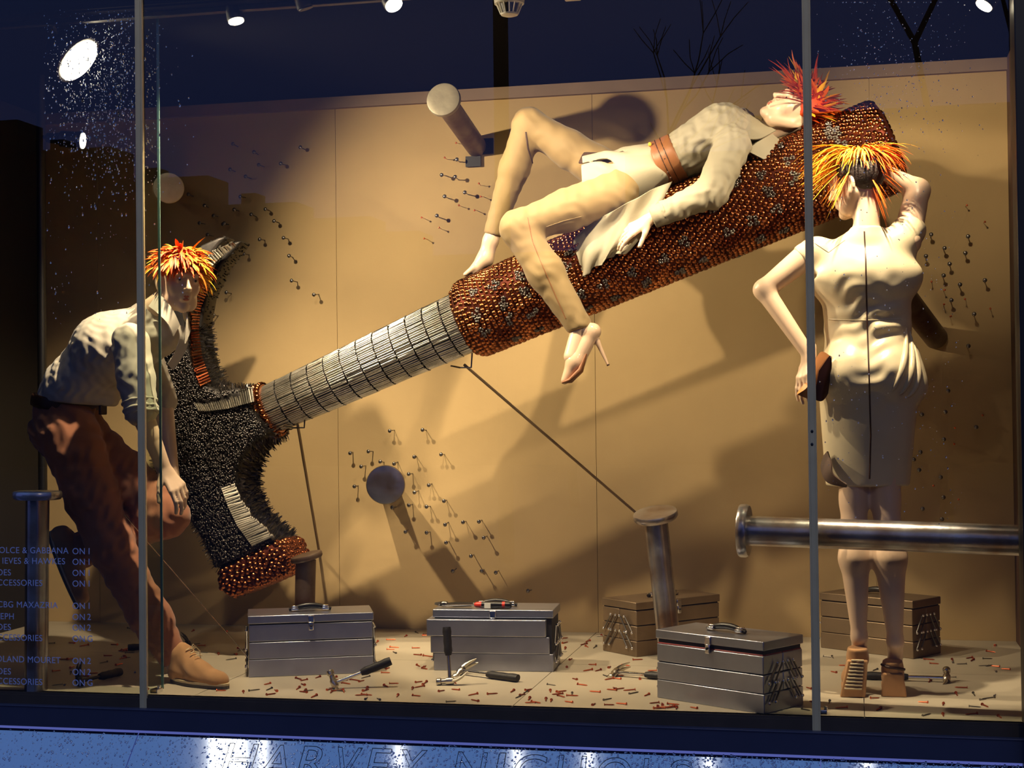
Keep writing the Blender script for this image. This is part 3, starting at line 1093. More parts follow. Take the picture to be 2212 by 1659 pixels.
strip(*STRIPS['neck'], 27, (0.860, 0.838), M['steel'], 'steel_nail')
strip(*STRIPS['face'], 30, (0.856, 0.838), M['steel'], 'steel_nail')
strip(*STRIPS['claw'], 36, (0.842, 0.88), M['copper'], 'copper_nail')
strip(*STRIPS['tip'], 12, (0.842, 0.85), M['steel'], 'steel_nail')

# stays that hold the hammer off the wall
for (a, ya, c_, yb, lab) in (((1003, 788), 0.98, (1388, 1120), YB - 0.015, 'thin steel strut from the hammer neck down to the back wall'),
                             ((643, 918), 0.98, (690, 1195), YB - 0.015, 'thin steel strut behind the copper collar of the hammer')):
    A, B_ = at(*a, ya), at(*c_, yb)
    rt = thing('strut', lab, 'strut', B_)
    b = MB(); b.tube([A, B_], 0.0065, 8); obj('rod', b, [M['strut']], rt)
    b = MB(); q = A + np.array([0, 0, 0.0])
    b.tube([q + np.array([-.045, -0.05, -.005]), q + np.array([-.02, 0, -.012]), q + np.array([.03, 0.0, -.012]), q + np.array([.035, 0, .05])], 0.004, 6)
    obj('clamp', b, [M['steeldark']], rt)
A, B_ = at(268, 1112, 0.30), onz(571, 1461)
b = MB(); b.tube([A, B_], 0.0018, 6); top('stay_wire', b, [M['steel']], 'thin bright stay wire running from the man down to the floor', 'wire', base=B_)
# ------------------------------------------------------------------ giant nails
def big_nail(head, foot, rs, rh, th, label, m_shaft='bignail', m_head='bignail', bracket=False, head_dir=None):
    head, foot = np.asarray(head, float), np.asarray(foot, float)
    ax = unit(head - foot)
    L = np.linalg.norm(head - foot)
    root = thing('giant_nail', label, 'giant nail', foot, 'giant nails')
    b = MB(); b._lathe(foot, ax, [(0, rs), (L * 0.5, rs * 1.01), (L - th, rs * 1.02)], 32)
    obj('shaft', b, [M[m_shaft]], root, 40)
    hx = unit(head_dir) if head_dir is not None else ax
    b = MB(); b._lathe(head - hx * th, hx, [(0, rh * 0.86), (0.001, rh * 0.94), (th * 0.3, rh), (th * 0.8, rh), (th * 0.97, rh * 0.965), (th, rh * 0.93), (th + 0.001, rh * 0.5)], 40)
    obj('nail_head', b, [M[m_head]], root, 40)
    if bracket:
        b = MB(); b.box(foot + np.array([-0.015, -0.012, -rs - 0.02]), (0.075, 0.012, 0.05)); b.box(foot + np.array([rs + 0.01, -0.012, 0.0]), (0.05, 0.012, 0.075))
        obj('bracket', b, [M['black']], root)
    return root


big_nail(at(957, 214, YB - 0.62), at(1030, 318, YB), 0.050, 0.077, 0.030, 'giant nail high on the back wall, its pale head turned up to the left', 'bignail_brown', 'nailend', True)
h2 = at(364, 406, YB - 0.55); big_nail(h2, h2 + unit(h2 - CLOC + np.array([0.25, 0, -0.05])) * 0.57, 0.040, 0.072, 0.026, 'giant nail behind the left window bar, seen head-on', 'bignail_brown', 'nailend')
h3 = at(833, 1047, YB - 0.62); big_nail(h3, h3 + unit(h3 - CLOC + np.array([0.12, 0, -0.02])) * 0.64, 0.048, 0.087, 0.030, 'giant nail seen head-on, low on the back wall under the hammer neck', 'bignail', 'bignail')
f4 = onz(78, 1490); h4 = at(81, 1061, f4[1]); big_nail(h4, f4, 0.044, 0.092, 0.032, 'giant upright nail in the left corner beside the crouching man', 'bignail', 'bignail')
f5 = onz(656, 1432); h5 = at(656, 1197, f5[1]); big_nail(h5 + np.array([0.01, 0, 0]), f5, 0.042, 0.068, 0.024, 'giant brown nail under the striking face of the giant hammer', 'bignail_brown', 'bignail_brown', head_dir=(-0.22, -0.12, 1))
f6 = onz(1451, 1440); h6 = at(1415, 1106, f6[1]); big_nail(h6, f6, 0.047, 0.092, 0.030, 'giant leaning nail in front of the brown toolbox', 'bignail', 'bignail', head_dir=(-0.1, -0.28, 1))
h7 = at(1597, 1146, 0.20); f7 = np.array([XR, 0.10, at(2195, 1170, 0.10)[2]]); big_nail(h7, f7, 0.052, 0.095, 0.036, 'giant horizontal nail driven into the right side wall, in front of the legs', 'bignail', 'bignail')
f8 = at(2022, 730, YB); h8 = at(1930, 610, YB - 0.62); big_nail(h8, f8, 0.052, 0.09, 0.03, 'giant nail behind the standing woman, only its shaft in view', 'bignail_brown', 'bignail_brown')

# ------------------------------------------------------------------ toolboxes
def toolbox(loc, rotz, w=0.478, d=0.228, h=0.245, style='shut', label='', metal='boxsteel', stick=True, rim=False, open_lid=False):
    """Local frame: front face at y=0, x from 0 to w, depth towards +y."""
    root = thing('toolbox', label, 'toolbox', loc, 'steel cantilever toolboxes', rotz)
    lidh = 0.036
    ht = (h - lidh) / 3
    gap = 0.0035
    B = [M[metal], M['boxdark'], M['boxred']]

    def part(name, boxes, bev=0.003, mats=None, parent=None):
        b = MB()
        for c, s_, mi in boxes:
            b.box(c, s_, None, mi)
        me = b.mesh(name, mats or B, 30)
        o = link(name, me, parent or root)
        if bev:
            mo = o.modifiers.new('bevel', 'BEVEL'); mo.width = bev; mo.segments = 2; mo.limit_method = 'ANGLE'
        return o
    part('body', [((w / 2, d / 2, ht / 2), (w, d, ht), 0)])
    part('inner_gap', [((w / 2, d / 2, h / 2), (w - 0.012, d - 0.012, h - 0.02), 1)], 0)
    offs = (0, 0) if style == 'shut' else (0.012, 0.03)
    for i in range(2):
        z0 = ht * (i + 1) + gap * 0.5
        dx = -0.012 * (i + 1) if style == 'ajar' else 0
        dy = -offs[i]
        for side in (0, 1):
            yc = d * 0.25 - 0.0005 + dy if side == 0 else d * 0.75 + 0.0005 - dy
            part('tray', [((w / 2 + dx, yc, z0 + (ht - gap) / 2), (w - 0.004, d / 2 - 0.001, ht - gap), 0)] +
                 ([((w / 2, yc, z0 + ht - gap + 0.002), (w - 0.008, d / 2 - 0.004, 0.006), 2)] if rim and i == 1 else []))
    zl = h - lidh + (0.014 if rim else 0.0)
    lid = part('lid', [((w / 2, d * 0.5, zl + lidh / 2 + 0.001), (w + 0.004, d + 0.004, lidh - 0.004), 0)])
    # handle on the lid
    b = MB()
    pts = [(w / 2 - 0.085 + 0.17 * s_, d * 0.45, zl + lidh + 0.006 + 0.016 * math.sin(PI * s_)) for s_ in np.linspace(0, 1, 9)]
    b.tube(pts, [0.007, 0.009, 0.011, 0.012, 0.012, 0.012, 0.011, 0.009, 0.007], 10, 0, True, 1.0)
    hnd = link('handle', b.mesh('handle', [M['handleblk']], 60), lid)
    for sx in (-0.062, 0.062):
        part('clip', [((w / 2 + sx, d * 0.45, zl + lidh + 0.010), (0.030, 0.034, 0.012), 0), ((w / 2 + sx, d * 0.45, zl + lidh + 0.018), (0.026, 0.022, 0.010), 0)], 0.003, [M['chrome']], hnd)
    # latch on the front
    lt_ = part('latch', [((w / 2, -0.004, zl + lidh * 0.45), (0.026, 0.006, 0.030), 0), ((w / 2, -0.006, zl - 0.012), (0.020, 0.006, 0.034), 0)], 0.003, [M['chrome']])
    b = MB(); b.ball((w / 2, -0.010, zl - 0.010), 0.0055, 8); link('keyhole', b.mesh('keyhole', [M['boxdark']], 60), lt_)
    # scissor struts on both ends
    for xe, sg in ((-0.006, -1), (w + 0.006, 1)):
        for lev in range(2):
            za, zb = ht * (lev + 0.55), ht * (lev + 1.55)
            for q, (ya, yb_) in enumerate(((d * 0.08, d * 0.30), (d * 0.24, d * 0.44), (d * 0.92, d * 0.70), (d * 0.76, d * 0.56))):
                b = MB(); b.tube([(xe, ya, za), (xe, yb_, zb)], 0.0036, 6)
                b.ball((xe + sg * 0.003, ya, za), 0.0065, 8, 1); b.ball((xe + sg * 0.003, yb_, zb), 0.0065, 8, 1)
                link('strut_arm', b.mesh('strut_arm', [M['steeldark'], M['chrome']], 60), root)
    return root


def zrot(a):
    return a


def rz2(v, a):
    return np.array([v[0] * math.cos(a) - v[1] * math.sin(a), v[0] * math.sin(a) + v[1] * math.cos(a), v[2]])


toolbox(onz(537, 1464), math.radians(22), w=0.497, label='shut steel toolbox under the head of the giant hammer', rim=False)
B2 = onz(937, 1448)
toolbox(B2, math.radians(4), w=0.49, style='ajar', label='steel toolbox with trays pulled forward and tools on its lid', h=0.248)
C3 = np.array([-0.913, 1.144, 0]); a3 = math.radians(47)
toolbox(C3, a3, w=0.472, d=0.233, h=0.232, metal='boxbrown', label='tarnished brown toolbox behind the giant leaning nail')
C4 = np.array([-0.314, -0.026 + 0.035, 0]); a4 = math.radians(-32)
toolbox(C4 - rz2((0.472, 0, 0), a4), a4, w=0.472, d=0.236, h=0.235, label='grey toolbox with red tray rims in front, by the right window bar', rim=True)
C5 = np.array([0.226, 1.267, 0]); a5 = math.radians(-34)
toolbox(C5 - rz2((0.462, 0, 0), a5), a5, w=0.462, d=0.215, h=0.242, metal='boxbrown', label='dim steel toolbox at the back wall behind the woman\'s legs')

# ------------------------------------------------------------------ small tools
def claw_hammer(P, R, label, L=0.29, grip='rubber', shaft='chrome', headm='steel'):
    """Local: handle along +z from 0 (head) to L, claw towards +x, face towards -x. R: 3x3 columns, P: centre of the head."""
    P = np.asarray(P, float); R = np.asarray(R, float)
    root = thing('claw_hammer', label, 'hammer', P, 'small hammers lying about')

    def T(b):
        b.v = [tuple(R @ np.array(q) + P) for q in b.v]
        return b
    b = MB()
    b._lathe((-0.052, 0, 0), (1, 0, 0), [(0, .0125), (.003, .0145), (.016, .0145), (.020, .0105), (.034, .0105), (.040, .0145), (.064, .0145), (.068, .012)], 14)
    obj('hammer_head', T(b), [M[headm]], root, 40)
    b = MB()
    for sy in (-1, 1):
        pts = [np.array([0.010 + 0.062 * s_, sy * (0.005 + 0.005 * s_), 0.032 * s_ ** 1.8]) for s_ in np.linspace(0, 1, 6)]
        b.tube(pts, [0.010, 0.0095, 0.0085, 0.007, 0.005, 0.002], 8, 0, True, 0.7)
    obj('claw', T(b), [M[headm]], root, 40)
    b = MB(); b.tube([(0, 0, -0.012), (0, 0, L * 0.55)], [0.0075, 0.0065], 10); obj('shaft', T(b), [M[shaft]], root, 40)
    b = MB(); b.tube([(0, 0, z) for z in np.linspace(L * 0.47, L, 7)], [0.010, 0.0145, 0.0135, 0.0145, 0.0135, 0.0155, 0.0135], 12, 0, True, 1.15)
    obj('grip', T(b), [M[grip]], root, 50)
    return root


def lay(px, py, z, ang, roll=0.0, px2=None):
    """A hammer lying on the floor: handle direction by heading angle."""
    P = onz(px, py, z)
    hz = np.array([math.cos(ang), math.sin(ang), 0.0])
    side = np.array([-math.sin(ang), math.cos(ang), 0.0])
    cl = side * math.cos(roll) + np.array([0, 0, 1.0]) * math.sin(roll)
    return P, np.stack([cl, np.cross(hz, cl), hz], 1)


def toward(a, b_):
    A, B_ = onz(*a), onz(*b_)
    return math.atan2(B_[1] - A[1], B_[0] - A[0])


# leaning against the first toolbox, grip up
P = onz(722, 1476, 0.02); Q = at(803, 1444, P[1] + 0.045); hz = unit(Q - P)
x_ = unit(np.array([-1, -.25, 0]) - hz * (np.array([-1, -.25, 0]) @ hz))
claw_hammer(P, np.stack([-x_, np.cross(hz, -x_), hz], 1), 'small claw hammer with its black grip leaning on the shut toolbox', 0.23)
# standing on its head before the second toolbox
P = onz(972, 1471, 0.016); Q = at(965, 1358, P[1] + 0.03); hz = unit(Q - P)
x_ = unit(np.array([1, .15, 0]) - hz * (np.array([1, .15, 0]) @ hz))
claw_hammer(P, np.stack([x_, np.cross(hz, x_), hz], 1), 'small claw hammer standing upright on its head before the middle toolbox', 0.205, shaft='steel')
P, R = lay(996, 1449, 0.016, toward((996, 1449), (1143, 1468)), 0.5); claw_hammer(P, R, 'small claw hammer lying on the floor beside the upright one', 0.29)
P, R = lay(1330, 1452, 0.016, toward((1330, 1452), (1430, 1460)), 0.3); claw_hammer(P, R, 'small claw hammer half hidden behind the grey toolbox in front', 0.27)
P, R = lay(2045, 1465, 0.016, toward((2045, 1466), (1870, 1460)), -0.6); claw_hammer(P, R, 'small claw hammer on the floor behind the woman\'s shoes', 0.30)
P, R = lay(172, 1472, 0.018, toward((172, 1474), (222, 1462)), 1.2); claw_hammer(P, R, 'small black hammer on the floor next to the upright nail in the corner', 0.24, headm='rubber', shaft='rubber')
P, R = lay(405, 1392, 0.018, toward((405, 1392), (330, 1396)), 0.9); claw_hammer(P, R, 'small hammer lying behind the man\'s brown front shoe', 0.26, headm='rubber')
# tools on the lid of the second toolbox
zt = 0.248 + 0.001


def lidp(u, v, dz=0.0):
    return B2 + rz2((u, v, 0), math.radians(4)) + np.array([0, 0, zt + dz])


rt = thing('screwdriver', 'red and black handled screwdriver lying on the open toolbox lid', 'screwdriver', lidp(0.26, 0.04))
b = MB(); b._lathe(lidp(0.165, 0.03, 0.014), rz2((1, 0, 0), 0.07), [(0, .006), (.006, .011), (.03, .013)], 14); obj('collar', b, [M['redplastic']], rt)
b = MB(); b._lathe(lidp(0.195, 0.03, 0.014), rz2((1, 0, 0), 0.07), [(0, .013), (.05, .0145), (.085, .0135)], 14); obj('grip', b, [M['handleblk']], rt)
b = MB(); b._lathe(lidp(0.280, 0.03, 0.014), rz2((1, 0, 0), 0.07), [(0, .0137), (.012, .0137)], 14); obj('ring', b, [M['redplastic']], rt)
b = MB(); b._lathe(lidp(0.292, 0.03, 0.014), rz2((1, 0, 0), 0.07), [(0, .0137), (.018, .0145), (.026, .010)], 14); obj('end_cap', b, [M['handleblk']], rt)
b = MB(); b._lathe(lidp(0.045, 0.03, 0.010), rz2((1, 0, 0.03), 0.07), [(0, .003), (.125, .0035)], 8); obj('blade', b, [M['steel']], rt)
b = MB(); b.box(lidp(0.222, 0.012, 0.012), (0.026, 0.003, 0.020)); obj('price_tag', b, [M['label']], rt)
rt = thing('pliers', 'dark pliers with worn jaws lying left on the open toolbox lid', 'pliers', lidp(0.07, 0.06))
b = MB(); b.ball(lidp(0.035, 0.06, 0.013), (0.022, 0.012, 0.012), 10); b.tube([lidp(0.02, 0.06, 0.013), lidp(-0.005, 0.062, 0.013)], [0.010, 0.005], 8); obj('jaw', b, [M['steeldark']], rt)
for sy in (-1, 1):
    b = MB(); b.tube([lidp(0.04, 0.06, 0.012), lidp(0.08, 0.06 + sy * 0.018, 0.011), lidp(0.15, 0.06 + sy * 0.012, 0.012)], [0.006, 0.008, 0.007], 8); obj('handle', b, [M['handleblk']], rt)

# ------------------------------------------------------------------ nails in the back wall
def pin_mesh(name, L, rh, head, shaft):
    b = MB()
    b.tube([(0, 0, 0), (0, -L, 0)], rh * 0.24, 6, 1)
    b.ball((0, -L, 0), (rh, rh * 0.55, rh), 12, 0)
    return b.mesh(name, [M[head], M[shaft]], 60)


def P7(x0, y0, k, pts):
    return [(x0 + a / k, y0 + c_ / k) for a, c_ in pts]


pin_big = pin_mesh('wall_nail', 0.062, 0.0098, 'pinhead', 'steeldark')
pin_small = pin_mesh('wall_nail', 0.050, 0.0048, 'pincopper', 'pincopper')
G1 = P7(400, 280, 6.9125, [(715, 225), (1018, 343), (1722, 265), (1108, 525), (1430, 503), (672, 597), (913, 705), (828, 990), (42, 973), (270, 1138), (412, 1275), (730, 1192),
                            (995, 1280), (1207, 1195), (1335, 1370), (575, 1395), (220, 1388), (340, 1570), (1470, 1612)]) + \
     P7(420, 440, 6.9125, [(980, 525), (1398, 783), (1470, 1155), (1790, 1340), (745, 745), (480, 1330)]) + P7(250, 480, 5.53, [(1165, 1110), (1105, 150), (1290, 10)])
G2 = P7(880, 290, 6.635, [(703, 367), (505, 567), (688, 627), (825, 840), (538, 893), (408, 1170)])
G2c = P7(880, 290, 6.635, [(695, 105), (528, 335), (1015, 712), (1065, 880), (735, 1015), (962, 1075), (215, 1195), (445, 1340), (252, 1495)])
G3_ = P7(730, 900, 6.9125, [(788, 205), (1263, 203), (163, 540), (467, 525), (1117, 595), (1540, 570), (630, 687), (838, 685), (357, 740), (243, 1040), (1065, 860), (1350, 1010), (1150, 1118),
                            (1570, 1258), (1330, 1350), (815, 1360), (1062, 1320), (1600, 1590)]) + \
      P7(850, 1060, 6.9125, [(1035, 470), (1272, 452), (1352, 693), (780, 775), (1152, 977), (1305, 1195), (1525, 1215), (890, 1187), (165, 605), (497, 630), (2020, 1505)])
G4 = P7(1960, 420, 4.608, [(240, 415), (615, 418), (370, 543), (187, 612), (583, 587), (430, 688), (360, 803), (525, 900), (440, 1055), (672, 1190), (775, 848), (600, 1503)]) + \
     P7(1960, 780, 4.608, [(405, 292), (157, 340), (145, 525), (388, 508), (675, 655), (358, 778), (140, 905), (112, 1088), (325, 1155), (355, 1355), (150, 1470), (347, 1570), (68, 985)])
G4c = P7(1960, 420, 4.608, [(588, 105), (768, 272), (250, 873), (365, 948), (590, 1047), (365, 1095), (838, 1138), (428, 1207)]) + P7(1960, 780, 4.608, [(750, 540), (465, 660), (460, 815), (263, 1250), (513, 1385)])
RW = ['in the top row', 'in the upper row', 'in the middle row', 'in the lower row', 'in the bottom row']
GL = ((G1, pin_big, 'grey wall nail above the hammer claw', 'grey wall nails above the hammer claw'),
      (G2, pin_big, 'grey wall nail under the upturned giant nail', 'grey wall nails under the upturned giant nail'),
      (G2c, pin_small, 'tiny copper wall nail under the upturned nail', 'copper wall nails under the upturned giant nail'),
      (G3_, pin_big, 'grey wall nail around the low giant nail', 'grey wall nails around the low giant nail'),
      (G4, pin_big, 'grey wall nail beside the standing woman', 'grey wall nails beside the standing woman'),
      (G4c, pin_small, 'tiny copper wall nail beside the woman', 'copper wall nails beside the standing woman'))
for pts, me, lab, grp in GL:
    L = 0.062 if me is pin_big else 0.05
    os_ = []
    for px, py in pts:
        p = at(px, py, YB - L)
        o = link('wall_nail', me)
        o.location = (p[0], YB, p[2])
        o.rotation_euler = (rng.gauss(0, .05), 0, rng.gauss(0, .05))
        os_.append(o)
    by_place(os_, lab, RW, grp)

# ------------------------------------------------------------------ loose nails on the floor
def loose_mesh(L, r, rh, m_):
    b = MB()
    b.tube([(-L / 2, 0, r), (L / 2 - 0.006, 0, r), (L / 2, 0, r)], [r, r, r * 0.3], 6)
    b._lathe((-L / 2 - 0.0015, 0, r), (1, 0, 0), [(0, rh * 0.7), (.0006, rh), (.0022, rh)], 8)
    return b.mesh('loose_nail', [m_], 50)


LN = {('c', 0): loose_mesh(0.044, 0.0026, 0.006, M['nailcopper']), ('c', 1): loose_mesh(0.036, 0.0024, 0.0056, M['nailcopper']),
      ('s', 0): loose_mesh(0.052, 0.0022, 0.005, M['nailsteel']), ('s', 1): loose_mesh(0.040, 0.0020, 0.0046, M['nailsteel'])}
AVOID = []      # polygons on the floor (centre, half x, half y, angle)
for c0, ang, w_, d_ in ((onz(537, 1464), 22, .497, .228), (B2, 4, .49, .228), (C3, 47, .472, .233), (C4 - rz2((0.472, 0, 0), a4), -32, .472, .236), (C5 - rz2((0.462, 0, 0), a5), -34, .462, .215)):
    AVOID.append((c0, math.radians(ang), w_, d_))


def blocked(p):
    for c0, a, w_, d_ in AVOID:
        q = p - c0
        u = q[0] * math.cos(a) + q[1] * math.sin(a)
        v = -q[0] * math.sin(a) + q[1] * math.cos(a)
        if -0.04 < u < w_ + 0.04 and -0.06 < v < d_ + 0.03:
            return True
    for cx, cy, r in FEET:
        if (p[0] - cx) ** 2 + (p[1] - cy) ** 2 < r * r:
            return True
    return False


FEET = [tuple(onz(430, 1478)[:2]) + (0.17,), tuple(onz(1845, 1490)[:2]) + (0.12,), tuple(onz(1932, 1490)[:2]) + (0.12,), tuple(f4[:2]) + (0.1,), tuple(f6[:2]) + (0.08,), tuple(f5[:2]) + (0.08,)]
FR = ['farthest back', 'halfway back', 'nearest the glass']
ZONES = [(100, 330, 1380, 1490, 20, 'c', 'copper nail behind the standing leg of the man'),
         (330, 520, 1350, 1500, 18, 'c', 'copper nail around the front shoe of the man'),
         (520, 930, 1450, 1512, 36, 'c', 'copper nail before the shut toolbox'),
         (810, 935, 1350, 1450, 18, 'c', 'copper nail between the shut and open toolboxes'),
         (930, 1400, 1475, 1525, 32, 'c', 'copper nail before the open toolbox'),
         (1215, 1410, 1362, 1475, 26, 'c', 'copper nail between the open and brown toolboxes'),
         (1400, 1640, 1512, 1545, 14, 'c', 'copper nail at the foot of the grey toolbox'),
         (1740, 2185, 1390, 1555, 26, 'c', 'copper nail around the shoes of the woman'),
         (100, 540, 1350, 1500, 14, 's', 'grey steel nail around the man'),
         (540, 1420, 1350, 1525, 32, 's', 'grey steel nail by the two left toolboxes'),
         (1740, 2185, 1390, 1558, 24, 's', 'grey steel nail around the shoes of the woman')]
for x0, x1, y0, y1, n, k, lab in ZONES:
    c_ = 0
    os_ = []
    while c_ < n:
        px, py = rng.uniform(x0, x1), rng.uniform(y0, y1)
        p = onz(px, py)
        if p[1] > YB - 0.04 or p[1] < 0.05 or p[0] > XR - .05 or blocked(p):
            c_ += 1 if rng.random() < 0.02 else 0
            continue
        o = link('loose_nail', LN[(k, rng.randint(0, 1))])
        o.location = (p[0], p[1], 0.0005)
        o.rotation_euler = (0, math.radians(rng.uniform(0, 4)), rng.uniform(0, 2 * PI))
        os_.append(o)
        c_ += 1
    by_place(os_, lab, FR, ('loose copper nails: ' if k == 'c' else 'loose steel nails: ') + lab.split('nail ')[1])
# ------------------------------------------------------------------ figures: one continuous skin grown from rounded limbs
class Blob:
    def __init__(s):
        s.p = []
        s.cuts = []
        s.wr = None

    def cone(s, a, b, ra, rb, k=0.02, sq=None, sub=False):
        """rounded limb from a to b; sq = (direction, factor) widens it across that direction"""
        s.p.append(('c', np.asarray(a, float), np.asarray(b, float), ra, rb, k, sq, sub))
        return s

    def ell(s, c, r, R=None, k=0.02, sub=False):
        s.p.append(('e', np.asarray(c, float), np.asarray(r, float), np.eye(3) if R is None else np.asarray(R, float), 0, k, None, sub))
        return s

    def chain(s, pts, rads, k=0.02, sq=None):
        for i in range(len(pts) - 1):
            s.cone(pts[i], pts[i + 1], rads[i], rads[i + 1], k, sq)
        return s

    def cut(s, p, n, k=0.006, rad=None):        # removes the side n points to, within rad of p
        s.cuts.append((np.asarray(p, float), unit(n), k, rad))
        return s

    @staticmethod
    def box_of(q):
        if q[0] == 'c':
            m = max(q[3], q[4]) * (max(1.0, q[6][1]) if q[6] else 1.0) + q[5]
            return np.minimum(q[1], q[2]) - m, np.maximum(q[1], q[2]) + m
        m = max(q[2]) + q[5]
        return q[1] - m, q[1] + m

    @staticmethod
    def dist(q, P):
        if q[0] == 'e':
            x = (P - q[1]) @ q[3]
            r = q[2]
            k0 = np.sqrt(np.sum((x / r) ** 2, -1))
            k1 = np.sqrt(np.sum((x / r ** 2) ** 2, -1)) + 1e-9
            return k0 * (k0 - 1) / k1
        a, b, r1, r2, sq = q[1], q[2], q[3], q[4], q[6]
        f = 1.0
        if sq:
            sd = unit(sq[0]); f = sq[1]
            P = P + ((P - a) @ sd)[..., None] * sd * (1 / f - 1)
            b = b + sd * ((b - a) @ sd) * (1 / f - 1)
        ba = b - a
        l2 = ba @ ba + 1e-12
        rr = r1 - r2
        a2 = max(l2 - rr * rr, 1e-12)
        il2 = 1 / l2
        pa = P - a
        y = pa @ ba
        z = y - l2
        w = pa * l2 - ba * y[..., None]
        x2 = np.sum(w * w, -1)
        y2 = y * y * l2
        z2 = z * z * l2
        kk = math.copysign(1, rr) * rr * rr * x2
        d = (np.sqrt(x2 * a2 * il2) + y * rr) * il2 - r1
        c1 = np.sign(z) * a2 * z2 > kk
        c2 = np.sign(y) * a2 * y2 < kk
        d = np.where(c2, np.sqrt(x2 + y2) * il2 - r1, d)
        d = np.where(c1, np.sqrt(x2 + z2) * il2 - r2, d)
        return d

    def ev(s, P, idx=None):
        d = np.full(P.shape[:-1], 9.0)
        for i in (range(len(s.p)) if idx is None else idx):
            q = s.p[i]
            e = s.dist(q, P)
            k = q[5]
            if q[7]:
                h = np.maximum(k - np.abs(d + e), 0) / k
                d = np.maximum(d, -e) + h * h * k * .25
            else:
                h = np.maximum(k - np.abs(d - e), 0) / k
                d = np.minimum(d, e) - h * h * k * .25
        if s.wr is not None:
            d = d + s.wr(P)
        for p, n, k, rad in s.cuts:
            e = (P - p) @ n
            h = np.maximum(k - np.abs(d - e), 0) / k
            c = np.maximum(d, e) + h * h * k * .25
            d = c if rad is None else np.where(np.sum((P - p) ** 2, -1) < rad * rad, c, d)
        return d

    def grow(s, h=0.005, smooth=1):
        bx = [s.box_of(q) for q in s.p]
        pos = [b for b, q in zip(bx, s.p) if not q[7]]
        lo = np.min([b[0] for b in pos], 0) - 3 * h
        hi = np.max([b[1] for b in pos], 0) + 3 * h
        B = 14
        nb = np.ceil((hi - lo) / (h * B)).astype(int)
        D = np.full(nb * B + 1, 1.0, np.float32)
        half = h * B / 2
        rad = half * 1.7321
        ctr = np.stack(np.meshgrid(*[lo[i] + half + np.arange(nb[i]) * h * B for i in range(3)], indexing='ij'), -1)
        flat = ctr.reshape(-1, 3)
        dc = s.ev(flat).reshape(nb)
        blo = np.array([b[0] for b in bx]); bhi = np.array([b[1] for b in bx])
        loc = np.stack(np.meshgrid(*[np.arange(B + 1) * h] * 3, indexing='ij'), -1)
        for i, j, k in np.ndindex(*nb):
            v = dc[i, j, k]
            sl = (slice(i * B, i * B + B + 1), slice(j * B, j * B + B + 1), slice(k * B, k * B + B + 1))
            if v < -rad * 1.5 - 0.02:
                D[sl] = np.minimum(D[sl], -1.0)
        for i, j, k in np.ndindex(*nb):
            if abs(dc[i, j, k]) > rad * 1.5 + 0.02:
                continue
            o = lo + np.array([i, j, k]) * h * B
            c = o + half
            idx = np.nonzero(np.all((blo - half - .004 < c) & (bhi + half + .004 > c), axis=1))[0]
            if len(idx) == 0:
                continue
            sl = (slice(i * B, i * B + B + 1), slice(j * B, j * B + B + 1), slice(k * B, k * B + B + 1))
            D[sl] = s.ev(loc + o, idx)
        return nets(D, lo, h, smooth)


def nets(D, lo, h, smooth=1):
    S = D < 0
    n = np.array(D.shape) - 1
    cnt = np.zeros(n, np.int8)
    offs = [(a, b, c) for a in (0, 1) for b in (0, 1) for c in (0, 1)]
    for a, b, c in offs:
        cnt += S[a:n[0] + a, b:n[1] + b, c:n[2] + c]
    act = np.nonzero((cnt > 0) & (cnt < 8))
    I = np.stack(act, 1)
    idm = np.full(n, -1, np.int32)
    idm[act] = np.arange(len(I))
    val = {o: D[act[0] + o[0], act[1] + o[1], act[2] + o[2]].astype(float) for o in offs}
    acc = np.zeros((len(I), 3)); num = np.zeros(len(I))
    for o in offs:
        for ax in range(3):
            if o[ax]:
                continue
            o2 = tuple(1 if q == ax else o[q] for q in range(3))
            va, vb = val[o], val[o2]
            m = (va < 0) != (vb < 0)
            t = np.where(m, va / np.where(m, va - vb, 1), 0)
            p = np.array(o, float)[None, :].repeat(len(I), 0)
            p[:, ax] = t
            acc[m] += p[m]; num[m] += 1
    V = lo + (I + acc / np.maximum(num, 1)[:, None]) * h
    F = []
    for ax in range(3):
        u, v = (ax + 1) % 3, (ax + 2) % 3
        sa = [slice(None)] * 3; sb = [slice(None)] * 3
        sa[ax] = slice(0, -1); sb[ax] = slice(1, None)
        A, B_ = S[tuple(sa)], S[tuple(sb)]
        ch = np.nonzero(A != B_)
        C = np.stack(ch, 1)
        ok = (C[:, u] > 0) & (C[:, v] > 0) & (C[:, u] < n[u]) & (C[:, v] < n[v])
        C = C[ok]
        ins = A[tuple(C.T)]
        q = []
        for du, dv in ((-1, -1), (0, -1), (0, 0), (-1, 0)):
            E_ = C.copy(); E_[:, u] += du; E_[:, v] += dv
            q.append(idm[tuple(E_.T)])
        q = np.stack(q, 1)
        q[~ins] = q[~ins][:, ::-1]
        F.append(q)
    F = np.concatenate(F)
    F = F[np.all(F >= 0, 1)]
    e = np.concatenate([F[:, [0, 1]], F[:, [1, 2]], F[:, [2, 3]], F[:, [3, 0]]])
    for _ in range(smooth):
        S_ = np.zeros_like(V); N_ = np.zeros(len(V))
        for a, b in ((0, 1), (1, 0)):
            for c in range(3):
                S_[:, c] += np.bincount(e[:, a], V[e[:, b], c], len(V))
            N_ += np.bincount(e[:, a], minlength=len(V))
        V = V * 0.5 + 0.5 * S_ / np.maximum(N_, 1)[:, None]
    return V, F


